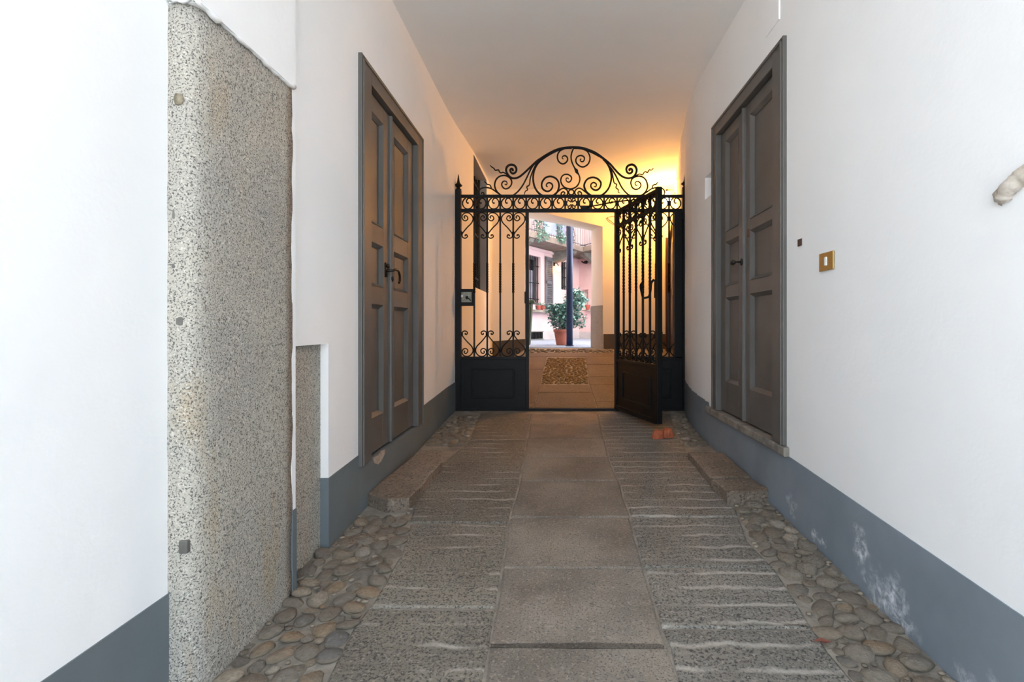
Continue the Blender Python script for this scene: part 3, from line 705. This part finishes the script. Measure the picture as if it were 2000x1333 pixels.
ra = [TA(p) for p in ((1080, 118), (1280, 128), (1480, 195), (1640, 275))]+[TR(p) for p in ((110, 275), (235, 440), (300, 600), (322, 740), (310, 860), (270, 1000), (200, 1110), (100, 1200), (0, 1248))]+[TA(p) for p in ((1600, 1268), (1500, 1232), (1400, 1150), (1348, 1040), (1355, 950), (1420, 852), (1530, 810), (1640, 830), (1722, 900), (1742, 970), (1710, 1062), (1640, 1112), (1570, 1100), (1508, 1040), (1510, 970), (1570, 930), (1632, 970), (1615, 1032), (1575, 1020))]
scroll(ra, None, .011)
scroll([(900, 122), (790, 170), (730, 240), (710, 320), (725, 400), (770, 460), (840, 490), (910, 460), (952, 395), (940, 330), (890, 295), (838, 312), (825, 352), (855, 376)], TA)
scroll([(1280, 125), (1400, 180), (1460, 260), (1482, 340), (1470, 430), (1420, 510), (1320, 562), (1230, 535), (1160, 465), (1148, 390), (1180, 322), (1260, 290), (1330, 315), (1352, 370), (1322, 432), (1270, 432), (1250, 390), (1278, 370)], TA)
stem = scroll([(1095, 118), (1050, 230), (1035, 330), (1050, 430), (1095, 540), (1165, 650), (1215, 740), (1242, 830), (1230, 920), (1180, 1010), (1100, 1065), (1000, 1082), (890, 1050), (820, 980), (790, 890), (810, 800), (870, 745), (950, 738), (1020, 775), (1047, 830), (1020, 900), (970, 922), (925, 892), (918, 840), (955, 820), (972, 852)], TA)
w = [TA(p) for p in ((1085, 530), (1140, 590), (1198, 630), (1215, 760), (1135, 690))]
MB().quadbox([G(x, y, -.008) for x, y in w], [G(x, y, .008) for x, y in w]).build('leaf_bud', 'iron', stem)
lw = [(600, 1240), (740, 1130), (800, 1085), (870, 1068), (940, 1115), (957, 1188), (920, 1245), (860, 1262), (808, 1235), (803, 1180), (850, 1150), (886, 1175), (870, 1208), (850, 1198)]
scroll(lw, TA); scroll([(2*1040-x, y-4) for x, y in lw], TA)
gpart('ring', MB().tube([G(*TA((1040+62*math.cos(a), 1160+62*math.sin(a)))) for a in [i*math.pi/10 for i in range(20)]], .008, 6, True), smooth=True)
scroll([(1700, 245), (1600, 340), (1480, 450), (1390, 610), (1300, 800), (1200, 980), (1080, 1130), (930, 1240), (780, 1268), (640, 1215), (540, 1120), (488, 1010), (488, 900), (530, 800), (610, 730), (720, 705), (820, 730), (900, 800), (928, 890), (895, 980), (820, 1045), (740, 1050), (680, 990), (668, 920), (710, 858), (780, 860), (806, 910), (780, 952), (745, 930)], TL, .009)
scroll([(110, 290), (220, 410), (330, 540), (430, 700), (510, 860), (600, 1030), (720, 1170), (850, 1242), (960, 1258), (1100, 1220), (1210, 1130), (1262, 1010), (1240, 870), (1170, 770), (1060, 725), (950, 740), (860, 800), (828, 900), (860, 1010), (940, 1070), (1030, 1050), (1087, 980), (1070, 900), (1000, 860), (938, 900), (960, 962), (1005, 950)], TR, .009)
for T, pts in ((TL, [(830, 710), (770, 660), (700, 625), (640, 640), (600, 600), (580, 560), (500, 570), (460, 520), (400, 480), (370, 440)]),
               (TL, [(400, 1050), (375, 980), (340, 945), (290, 940), (260, 900), (230, 875), (205, 868)]),
               (TL, [(1620, 330), (1545, 440), (1470, 600), (1410, 780), (1385, 950), (1318, 1000), (1338, 1080), (1280, 1120), (1245, 1215)]),
               (TR, [(930, 735), (1000, 690), (1060, 670), (1130, 690), (1170, 630), (1210, 605), (1260, 630), (1310, 560), (1360, 570), (1415, 515)]),
               (TR, [(200, 400), (300, 540), (350, 680), (390, 890), (460, 940), (440, 1020), (500, 1080), (500, 1140), (548, 1165)])):
    scroll(pts, T, .0075, True, 'tendril')
low = [(700, 1250), (560, 1160), (440, 1075), (330, 1030), (220, 1020), (120, 1050), (70, 1110), (70, 1190), (130, 1240), (200, 1220), (196, 1160), (150, 1150), (140, 1192)]
scroll(low, TL); scroll([(2*1116.5-TL(p)[0], TL(p)[1]) for p in low], None)
scroll([(2*1116.5-TL(p)[0], TL(p)[1]) for p in ((400, 1050), (375, 980), (340, 945), (290, 940), (260, 900), (230, 875))], None, .0075, True, 'tendril')
# door closer on the frieze
HX, HY = (1204-XV)/1000*GY, GY-.02
LW = .963; LA = math.atan2(-.92, .283)                   # leaf swung towards the street
leaf = empty('gate_leaf', Vector((HX, HY, 0))-gate.location); leaf.parent = gate; leaf.rotation_euler = (0, 0, LA)
lp = lambda u, z, d=0: Vector((u, d, z))
def lbox(name, u0, u1, z0, z1, d=.035, **k): return MB().box(u0, u1, -d/2, d/2, z0, z1).build(name, 'iron', leaf, local=True, bevel=.003, **k)
ZT, ZB, ZP = 2.352, .215, .752
lbox('leaf_stile', 0, .035, ZB, ZT, .045); lbox('leaf_stile', LW-.045, LW, ZB, ZT+.012, .05)
lbox('leaf_rail', .03, LW-.03, ZT-.032, ZT, .04); lbox('leaf_rail', .03, LW-.03, ZP-.03, ZP, .04); lbox('leaf_rail', .03, LW-.03, ZT-.185, ZT-.16, .03); lbox('leaf_rail', .03, LW-.03, ZB, ZB+.04, .05)
lbox('leaf_panel', .03, LW-.03, ZB+.03, ZP-.02, .018)
b = MB(); m0, m1, n0, n1 = .17, LW-.17, ZB+.13, ZP-.13
for A, B in (((m0, n0), (m1, n0)), ((m1, n0), (m1, n1)), ((m1, n1), (m0, n1)), ((m0, n1), (m0, n0))):
    for d in (-.012, .012): b.bar(lp(*A, d), lp(*B, d), .02, .016)
b.build('leaf_moulding', 'iron', leaf, local=True, bevel=.004)
b = MB().bar(lp(.03, ZB+.012, -.03), lp(LW-.02, ZB+.012, -.03), .02, .02); b.build('drip_bar', 'iron', leaf, local=True)
cw = (LW-.08)/6; lus = [.035+cw*i for i in range(7)]
lbm = twist_bar(ZP-.02, ZT-.02, 1.45, 1.85).mesh('leaf_bar', 'iron')
lhm = {(a, c): heart_mesh(a, c, cw, u_).mesh('leaf_scroll', 'iron', smooth=True) for a in (1, -1) for c in (1, -1)}
def lput(me, name, u, z):
    o = bpy.data.objects.new(name, me); COL.objects.link(o); o.parent = leaf; o.location = (u, 0, z); return o
lring = {m: ring_mesh(m).mesh('leaf_ring', 'iron', smooth=True) for m in (1,)}
for i in range(6):
    xb, s = (lus[i], 1) if i % 2 == 0 else (lus[i+1], -1)
    lput(lhm[(s, 1)], 'leaf_scroll', xb, ZT-.186); lput(lhm[(s, -1)], 'leaf_scroll', xb, ZP+.002)
    lput(lring[1], 'leaf_ring', (lus[i]+lus[i+1])/2, ZT-.096)
    if i: lput(lbm, 'leaf_bar', lus[i], 0); lput(node_mesh, 'leaf_collar', lus[i], ZT-.096); lput(node_mesh, 'leaf_collar', lus[i], ZP+.07 if i % 2 else ZP+.25); lput(node_mesh, 'leaf_collar', lus[i], ZT-.25 if i % 2 else ZT-.41)
b = MB()
for d in (-.035,):
    b.tube(smooth_path([lp(.63, 1.52, -.01), lp(.645, 1.49, d), lp(.67, 1.42, d), lp(.70, 1.375, d), lp(.76, 1.37, d), lp(.82, 1.38, d), lp(.85, 1.44, d), lp(.865, 1.5, d), lp(.87, 1.53, -.01)], 4), .011, 7)
    b.tube(smooth_path([lp(.67, 1.42, d), lp(.66, 1.47, d), lp(.69, 1.53, d), lp(.71, 1.53, d)], 4), .008, 6); b.tube(smooth_path([lp(.85, 1.44, d), lp(.83, 1.48, d), lp(.83, 1.53, d)], 4), .008, 6)
b.build('pull_handle', 'iron', leaf, smooth=True, local=True)
lbox('leaf_lock', LW-.075, LW-.045, 1.36, 1.52, .04)
p0 = G(1143, 407, -.03); p1 = Vector((HX+.47*math.cos(LA), HY+.47*math.sin(LA), ZT+.01))
b = MB(); b.bar(p0-Vector((.05, 0, 0)), p0+Vector((.05, 0, 0)), .045, .035); mid_ = p0.lerp(p1, .55)+Vector((0, 0, .012)); b.tube([p0, mid_, p1], .008, 6); b.ball(mid_, .014)
b.build('door_closer', 'iron', gate)

# brick fragments wedged under the leaf
def brick(name, c, s, rz, label):
    b = MB(); P = [(-1, -.8), (.2, -1), (1, -.7), (1.05, .5), (.3, 1), (-.9, .8)]; T = [(-.66, -.5), (.1, -.7), (.86, -.5), (.88, .4), (.2, .7), (-.5, .5)]
    b.quadbox([(x*s[0], y*s[1], 0) for x, y in P], [(x*s[0]+random.uniform(-.006, .006), y*s[1], s[2]*random.uniform(.75, 1.1)) for x, y in T])
    o = b.build(name, 'brick', bevel=.006); o.location = c; o.rotation_euler = (0, 0, rz); return tag(o, label, 'brick', 'broken brick doorstop pieces')
q = F(1283, 856); brick('brick_fragment', (q.x, q.y, zf(q.y)-.002), (.05, .055, .07), .1, 'left orange-red broken brick chunk wedging the open gate leaf')
q = F(1304, 854); brick('brick_fragment', (q.x+.002, q.y+.0, zf(q.y)-.002), (.047, .052, .072), -3.0, 'right orange-red broken brick chunk beside the open gate leaf')

# ------------------------------------------------------------------ lamp and brown door beyond the gate
lx, ly, lz = at(1303, 386, 7.6)
r = empty('wall_lamp', (lx+.1, ly, lz)); tag(r, 'lit glass wall lamp glowing under the ceiling behind the gate', 'lamp')
MB().lathe((lx, ly, lz), [(.012, -.105), (.04, -.09), (.052, -.04), (.05, .02), (.036, .07), (.02, .09)], 14).build('lamp_glass', 'lamp_glass', r, smooth=True)
wx = prof_x(RPROF, ly)
b = MB(); b.tube(smooth_path([(wx, ly, lz+.02), (wx-.05, ly, lz+.10), (lx, ly, lz+.115)], 4), .009, 6); b.lathe((lx, ly, lz+.085), [(.024, 0), (.024, .03), (.01, .04)], 10); b.box(wx-.015, wx+.01, ly-.035, ly+.035, lz-.05, lz+.07)
b.build('bracket', 'dark', r)
d3 = empty('door_3', (1.66, 7.2, .53)); struct(d3, 'dark brown wooden door in deep surround on the right wall behind the gate', 'door')
def wallbox(y0, y1, z0, z1, dp):
    x0, x1 = prof_x(RPROF, y0), prof_x(RPROF, y1)
    return MB().quadbox([(x0-dp, y0, z0), (x1-dp, y1, z0), (x1+.05, y1, z0), (x0+.05, y0, z0)], [(x0-dp, y0, z1), (x1-dp, y1, z1), (x1+.05, y1, z1), (x0+.05, y0, z1)])
zt = 2.5
for y0, y1, z0, z1, dp, nm in ((6.15, 6.25, .3, zt, .09, 'door_frame'), (8.05, 8.17, .6, zt, .13, 'door_frame'), (6.15, 8.17, zt-.08, zt, .09, 'door_frame'), (6.24, 8.06, .3, zt-.07, .05, 'leaf')): L3 = wallbox(y0, y1, z0, z1, dp).build(nm, 'brown_wood', d3, bevel=.004)
for a, c in ((.95, 1.55), (1.65, 2.3)):
    for y0, y1 in ((6.4, 7.05), (7.25, 7.9)): wallbox(y0, y1, a, c, .062).build('panel', 'brown_wood', L3, bevel=.01)
b = MB(); b.tube(smooth_path([(.80, 8.19, 2.84), (.86, 8.18, 2.78), (.98, 8.19, 2.70), (1.2, 8.19, 2.62)], 4), .006, 5); b.tube(smooth_path([(.80, 8.19, 2.84), (.9, 8.185, 2.86), (1.05, 8.19, 2.82), (1.3, 8.19, 2.78)], 4), .005, 5)
tag(b.build('wall_cable', 'stem'), 'thin brown cable looped on the end wall right of the courtyard opening', 'cable')

# ------------------------------------------------------------------ courtyard
P0 = Vector((-.95, 12.55)); dF = Vector((.486, .874)).normalized(); nF = Vector((dF.y, -dF.x))
def fs(px):                                              # distance along the facade where a sight line meets it
    t = (px-XV)/1000; return (t*P0.y-P0.x)/(dF.x-t*dF.y)
def fp(s, z, d=0): q = P0+dF*s+nF*d; return Vector((q.x, q.y, z))
def fz(px, py): q = P0+dF*fs(px); return EYE-(py-YV)/1000*q.y
S1 = fs(1131); P1 = P0+dF*S1; dR = Vector((.557, -.83)).normalized(); nR = Vector((-abs(dR.y), -dR.x)).normalized()
def rs(px): t = (px-XV)/1000; return (t*P1.y-P1.x)/(dR.x-t*dR.y)
def rp(s, z, d=0): q = P1+dR*s+nR*d; return Vector((q.x, q.y, z))
def rz(px, py): q = P1+dR*rs(px); return EYE-(py-YV)/1000*q.y
def pbox(f, s0, s1, z0, z1, d0, d1, b=None):
    b = b or MB(); return b.quadbox([f(s0, z0, d0), f(s1, z0, d0), f(s1, z0, d1), f(s0, z0, d1)], [f(s0, z1, d0), f(s1, z1, d0), f(s1, z1, d1), f(s0, z1, d1)])
GZ = .745; TOP = 12
wsl = (fs(1026), fs(1056), fz(1040, 595), fz(1040, 499)); dsl = (fs(1096), fs(1112), fz(1100, 566), fz(1100, 511))
b = pbox(fp, -4, wsl[0], GZ-.1, TOP, -.4, 0); pbox(fp, wsl[0], wsl[1], GZ-.1, wsl[2], -.4, 0, b); pbox(fp, wsl[0], wsl[1], wsl[3], TOP, -.4, 0, b)
pbox(fp, wsl[1], dsl[0], GZ-.1, TOP, -.4, 0, b); pbox(fp, dsl[0], dsl[1], GZ-.1, dsl[2], -.4, 0, b); pbox(fp, dsl[0], dsl[1], dsl[3], TOP, -.4, 0, b); pbox(fp, dsl[1], S1+.4, GZ-.1, TOP, -.4, 0, b)
struct(b.build('wall_courtyard_left', 'pink'), 'pink rendered courtyard facade with a barred window and balcony', 'wall')
wsr = (rs(1136.5), rs(1149), rz(1143, 606), rz(1143, 566))
b = pbox(rp, -.2, wsr[0], GZ-.1, TOP, -.4, 0); pbox(rp, wsr[0], wsr[1], GZ-.1, wsr[2], -.4, 0, b); pbox(rp, wsr[0], wsr[1], wsr[3], TOP, -.4, 0, b); pbox(rp, wsr[1], 4.5, GZ-.1, TOP, -.4, 0, b)
struct(b.build('wall_courtyard_right', 'pink'), 'pale pink courtyard wall right of the blue column', 'wall')
b = pbox(fp, -4, S1, GZ-.05, fz(1060, 646), .0, .03); struct(b.build('trim_1', 'plinth'), 'pale grey plinth along the foot of the pink courtyard facade', 'plinth')
b = pbox(rp, .03, 4.5, GZ-.05, rz(1142, 648), .0, .03); struct(b.build('trim_2', 'plinth'), 'pale grey plinth along the courtyard wall at the right', 'plinth')
zc = fz(1060, 491); b = pbox(fp, -4, S1, zc-.03, zc+.03, 0, .04); pbox(rp, 0, 4.5, zc-.02, zc+.03, 0, .04, b); struct(b.build('trim_3', 'pink'), 'moulded string course above the courtyard window', 'moulding')
def cwindow(name, f, w, label, bars, mat='curtain'):
    s0, s1, z0, z1 = w; r = empty(name, f((s0+s1)/2, z0, 0)); struct(r, label, 'window')
    pbox(f, s0, s1, z0, z1, -.22, -.2).build('pane', 'glass_dark', r)
    b = MB(); m = (s0+s1)/2
    for a, c, za_, zb_2 in ((s0, s0+.06, z0, z1), (s1-.06, s1, z0, z1), (m-.05, m+.05, z0, z1), (s0, s1, z0, z0+.06), (s0, s1, z1-.07, z1)): pbox(f, a, c, za_, zb_2, -.2, -.15, b)
    b.build('window_frame', 'shutter' if bars else 'trim_white', r)
    if mat:
        for a, c in ((s0+.08, m-.07), (m+.07, s1-.08)): pbox(f, a, c, z0+.08, z0+(z1-z0)*.72, -.197, -.19).build('curtain', mat, r)
    for k in range(bars):
        s = s0+(s1-s0)*(k+.5)/bars; MB().tube([f(s, z0, -.06), f(s, z1, -.06)], .012, 5).build('bar', 'iron', r)
    if bars:
        for q in (.12, .45, .8): MB().bar(f(s0, z0+(z1-z0)*q, -.06), f(s1, z0+(z1-z0)*q, -.06), .02, .02).build('cross_bar', 'iron', r)
    return r
w2 = cwindow('window_2', fp, wsl, 'barred courtyard window with pale curtains beside an open grey shutter', 8)
cwindow('window_3', fp, dsl, 'dark barred window half hidden behind the blue column', 4, None)
cwindow('window_4', rp, wsr, 'small pale-framed window with closed dark shutter on the right courtyard wall', 0, 'shutter')
b = pbox(fp, fs(1034), fs(1078), fz(1055, 611), fz(1055, 606.5), 0, .16); b.build('sill', 'lightstone', w2)
# louvred shutter folded open against the wall
s0, s1, z0, z1 = fs(1063), fs(1077), fz(1070, 601), fz(1070, 503); sh = empty('window_shutter', fp(s0, z0)); tag(sh, 'grey louvred shutter folded open against the pink courtyard facade', 'shutter')
b = MB()
for a in ((s0, s0+.06, z0, z1), (s1-.06, s1, z0, z1), (s0, s1, z0, z0+.08), (s0, s1, z1-.08, z1), (s0, s1, (z0+z1)/2-.04, (z0+z1)/2+.04)): pbox(fp, *a, .02, .06, b)
b.build('shutter_frame', 'shutter', sh)
b = MB(); k = z0+.1
while k < z1-.1:
    b.quadbox([fp(s0+.05, k, .055), fp(s1-.05, k, .055), fp(s1-.05, k+.012, .055), fp(s0+.05, k+.012, .055)], [fp(s0+.05, k+.04, .02), fp(s1-.05, k+.04, .02), fp(s1-.05, k+.052, .02), fp(s0+.05, k+.052, .02)]); k += .05
o = b.build('louvre_slats', 'shutter', sh); o['kind'] = 'stuff'
# basement grating
s0, s1, z0, z1 = fs(1035), fs(1058), fz(1047, 662), fz(1047, 649); gr = empty('basement_grating', fp(s0, z0)); tag(gr, 'black barred basement vent low in the pink courtyard facade', 'grating')
pbox(fp, s0, s1, z0, z1, .025, .034).build('opening', 'glass_dark', gr)
for k in range(8): MB().bar(fp(s0+(s1-s0)*(k+.5)/8, z0, .045), fp(s0+(s1-s0)*(k+.5)/8, z1, .045), .014).build('bar', 'iron', gr)
b = MB(); 
for a in ((s0-.03, s1+.03, z0-.02, z0), (s0-.03, s1+.03, z1, z1+.02)): pbox(fp, *a, .025, .05, b)
b.build('grating_frame', 'corbel', gr)
# courtyard lamp
c = fp(fs(1081), fz(1081, 527), .16); r = empty('courtyard_lamp', c); tag(r, 'small lit wall lamp on the pink courtyard facade beside the shutter', 'lamp')
MB().ball(c, .055, 1, 1, 1.4, 2).build('lamp_glass', 'lamp_glass2', r, smooth=True)
b = MB(); b.tube([fp(fs(1081), c.z+.16, 0), fp(fs(1081), c.z+.18, .1), c+Vector((0, 0, .1))], .012, 6); pbox(fp, fs(1081)-.04, fs(1081)+.04, c.z+.1, c.z+.22, 0, .03, b); b.build('bracket', 'dark', r)
# balcony along both walls
bz = 3.29; BD = .72
bal = empty('balcony', fp(0, bz)); struct(bal, 'stone balcony with iron railing running round the courtyard', 'balcony') if False else tag(bal, 'stone balcony with iron railing running round the pink courtyard', 'balcony')
corner = fp(S1, 0, 0)
se = S1-.95
b = pbox(fp, -4, S1, bz-.14, bz, 0, BD); b.build('balcony_slab', 'balcony', bal)
b = pbox(rp, 0, 4.5, bz-.13, bz+.005, 0, BD); b.build('balcony_slab', 'balcony', bal)
b = MB()
s = -3.9
railf = []
while s < S1-.62: railf.append(fp(s, 0, BD-.05)); s += .115
s = .62; railr = []
while s < 4.4: railr.append(rp(s, 0, BD-.05)); s += .115
baluster = MB().box(-.006, .006, -.006, .006, 0, 1.02).mesh('baluster', 'shutter')
for q in railf+railr: put(baluster, 'baluster', (q.x, q.y, bz), bal)
for L_, f in ((railf, fp), (railr, rp)):
    for z in (bz+.06, bz+1.02): MB().bar((L_[0].x, L_[0].y, z), (L_[-1].x, L_[-1].y, z), .025, .018).build('handrail' if z > bz+.5 else 'bottom_rail', 'shutter', bal)
def corbel(f, s, w=.2):
    pr_ = [(0, bz-.14), (.66, bz-.14), (.62, bz-.22), (.45, bz-.3), (.25, bz-.4), (0, bz-.44)]
    MB().quadbox([f(s, z, d) for d, z in pr_], [f(s+w, z, d) for d, z in pr_]).build('corbel', 'corbel', bal)
corbel(fp, fs(1079)); corbel(fp, fs(1079)-2.2); corbel(rp, .9)
# blue screens hung on the railing
pbox(fp, .0, .62, bz+.08, bz+.98, BD-.02, BD).build('screen_cloth', simple('blue_grey_cloth', lin(120, 128, 170), lin(108, 116, 158), 5, .9), bal)
pbox(fp, fs(1096)-.35, fs(1096)+.0, bz+.1, bz+1.2, .1, .14).build('balcony_shutter', simple('blue_shutter', lin(140, 146, 190), None, 5, .7), bal)
# blue column
q = at(1112.5, 676, 9.2)
col = empty('steel_column', (q.x, 9.2, GZ)); tag(col, 'slim dark blue steel column standing in the courtyard opening', 'column')
MB().lathe((q.x, 9.2, GZ), [(.058, 0), (.058, 5.0)], 18).build('shaft', 'blue_pole', col, smooth=True); MB().lathe((q.x, 9.2, GZ-.002), [(.075, 0), (.075, .015), (.06, .022)], 18).build('base_ring', 'blue_pole', col)
# plants
def leaves(b, n, c, rx, ry, rz_, size, rnd):
    for _ in range(n):
        while True:
            d = Vector((rnd.uniform(-1, 1), rnd.uniform(-1, 1), rnd.uniform(-1, 1)))
            if .25 < d.length < 1: break
        p = Vector((c[0]+d.x*rx, c[1]+d.y*ry, c[2]+d.z*rz_)); a = Vector((rnd.uniform(-1, 1), rnd.uniform(-1, 1), rnd.uniform(-.6, .5))).normalized(); s = size*rnd.uniform(.6, 1.2)
        w = a.cross(Vector((rnd.uniform(-.4, .4), rnd.uniform(-.4, .4), 1))).normalized()*s*.32; o = len(b.v)
        b.v += [tuple(p), tuple(p+a*s*.5+w), tuple(p+a*s-Vector((0, 0, s*.2))), tuple(p+a*s*.5-w)]; b.f += [(o, o+1, o+2), (o, o+2, o+3)]
rnd = random.Random(3)
q = at(1096.5, 675, 9.65)
pp = empty('potted_shrub', (q.x, 9.65, GZ)); tag(pp, 'bushy variegated shrub in a terracotta pot behind the blue column', 'plant')
MB().lathe((q.x, 9.65, GZ), [(.088, 0), (.10, .02), (.135, .25), (.152, .255), (.152, .30), (.135, .30), (.13, .27), (.02, .27)], 20).build('pot', 'terracotta', pp, smooth=False)
MB().lathe((q.x, 9.65, GZ+.25), [(.125, 0), (.125, .015)], 16).build('soil', 'soil', pp)
b = MB(); leaves(b, 1500, (q.x+.05, 9.68, 1.29), .30, .22, .26, .075, rnd); leaves(b, 420, (q.x-.12, 9.65, 1.44), .18, .18, .10, .075, rnd); leaves(b, 620, (q.x+.26, 9.7, 1.62), .22, .2, .21, .08, rnd); leaves(b, 200, (q.x+.36, 9.65, 1.22), .12, .12, .16, .06, rnd)
o = b.build('foliage', 'foliage', pp); o['kind'] = 'stuff'
b = MB()
for k in range(6): b.tube([(q.x+.03*math.cos(k), 9.65+.03*math.sin(k), GZ+.25), (q.x+.1*math.cos(k*1.3)+.05, 9.68+.1*math.sin(k*1.3), 1.25), (q.x+.26+.08*math.cos(k*2), 9.7+.1*math.sin(k*2), 1.6)], [.012, .008, .004], 5)
b.build('stem', 'stem', pp)
def climber(c, pieces, label):
    r = empty('climbing_plant', c); tag(r, label, 'plant'); b = MB()
    for n_, q, a, e, h, sz in pieces: leaves(b, n_, q, a, e, h, sz, rnd)
    o = b.build('foliage', 'ivy', r); o['kind'] = 'stuff'
    b = MB()
    for k in range(3): b.tube(smooth_path([Vector((c[0]+.04*k, c[1], bz+.02)), Vector((c[0]-.05+.05*k, c[1], bz+.4)), Vector((c[0]+.04-.03*k, c[1], bz+.8))], 3), .008, 5)
    b.build('stem', 'stem', r)
c = fp(-.15, bz, BD+.02); climber(c, [(240, fp(-.15, bz+.45, BD+.02), .18, .16, .55, .09), (90, fp(-.2, bz-.05, BD+.05), .2, .16, .14, .1)], 'pale climber hanging over the left end of the balcony railing')
c = fp(.72, bz, BD+.02); climber(c, [(240, fp(.72, bz+.45, BD+.02), .12, .12, .55, .09), (60, fp(.85, bz+.02, BD+.06), .14, .1, .14, .1)], 'pale climber on the balcony railing just right of the blue screen')
cq = rp(.55, bz, BD-.1); climber(cq, [(260, Vector((cq.x-.1, cq.y, bz+.45)), .14, .14, .6, .09)], 'pale climber on the balcony corner right of the blue column')
for px, f, label in ((1046, fp, 'small red flower pot left on the courtyard window sill'), (1055, fp, 'small red flower pot right on the courtyard window sill')):
    c = fp(fs(px)+.03, fz(1055, 606.5), .08); r = empty('flower_pot', c); tag(r, label, 'flower pot', 'flower pots on the sill')
    MB().lathe(c, [(.04, 0), (.06, .1), (.066, .1), (.066, .12), (.02, .11)], 12).build('pot', 'redpot', r); b = MB(); leaves(b, 40, c+Vector((0, 0, .15)), .07, .07, .06, .06, rnd); o = b.build('foliage', 'ivy', r); o['kind'] = 'stuff'
c = rp(rs(1153), rz(1153, 606), .1); r = empty('flower_pot', c); tag(r, 'red flower pot on a bracket near the small right-hand courtyard window', 'flower pot', 'flower pots on the sill')
MB().lathe(c, [(.045, 0), (.07, .13), (.075, .13), (.075, .15), (.02, .14)], 12).build('pot', 'redpot', r); b = pbox(rp, rs(1153)-.12, rs(1153)+.12, c.z-.03, c.z, 0, .2); b.build('bracket', 'lightstone', r)
c = rp(rs(1146), rz(1146, 513), .06); b = MB(); b.tube(smooth_path([c+Vector((-.1, 0, .03)), c+Vector((-.04, -.05, -.02)), c+Vector((.05, -.05, .03)), c+Vector((.11, 0, -.02))], 4), .02, 6); b.ball(c, .045, 1.4, 1, .7); pbox(rp, rs(1146)-.03, rs(1146)+.03, c.z-.04, c.z+.04, 0, .08, b)
tag(b.build('wall_bracket', 'dark'), 'small dark wrought bracket high on the right courtyard wall', 'bracket')
# wheelie bin just outside the opening, half hidden by the end wall
r = empty('wheelie_bin', (-.69, 8.95, GZ)); tag(r, 'dark green wheelie bin half hidden left of the courtyard opening', 'bin')
b = MB().quadbox([(-.90, 8.72, GZ+.03), (-.47, 8.72, GZ+.03), (-.47, 9.14, GZ+.03), (-.90, 9.14, GZ+.03)], [(-.95, 8.68, 1.50), (-.43, 8.68, 1.50), (-.43, 9.2, 1.50), (-.95, 9.2, 1.50)]); b.build('body', 'bin', r, bevel=.015)
b = MB().quadbox([(-.98, 8.65, 1.50), (-.37, 8.65, 1.50), (-.37, 9.23, 1.50), (-.98, 9.23, 1.50)], [(-.96, 8.67, 1.55), (-.40, 8.67, 1.55), (-.40, 9.2, 1.57), (-.96, 9.2, 1.57)]); b.build('lid', 'bin', r, bevel=.012)
for y in (8.8, 9.08):
    b = MB(); pts = [(-.95 if False else -.93, y, GZ+.08)]; b.tube([(-.955, y, GZ+.08), (-.905, y, GZ+.08)], .08, 14); b.build('wheel', 'dark', r)
# a dry leaf in the right gutter
q = F(1607, 1262); b = MB(); z = zf(q.y)+.012
b.v = [(q.x-.03, q.y+.01, z), (q.x, q.y+.014, z+.008), (q.x+.032, q.y-.004, z+.003), (q.x+.002, q.y-.014, z+.006)]; b.f = [(0, 1, 2), (0, 2, 3)]
tag(b.build('fallen_leaf', 'leaf_red'), 'small dry red leaf lying at the edge of the right cobbles', 'leaf')
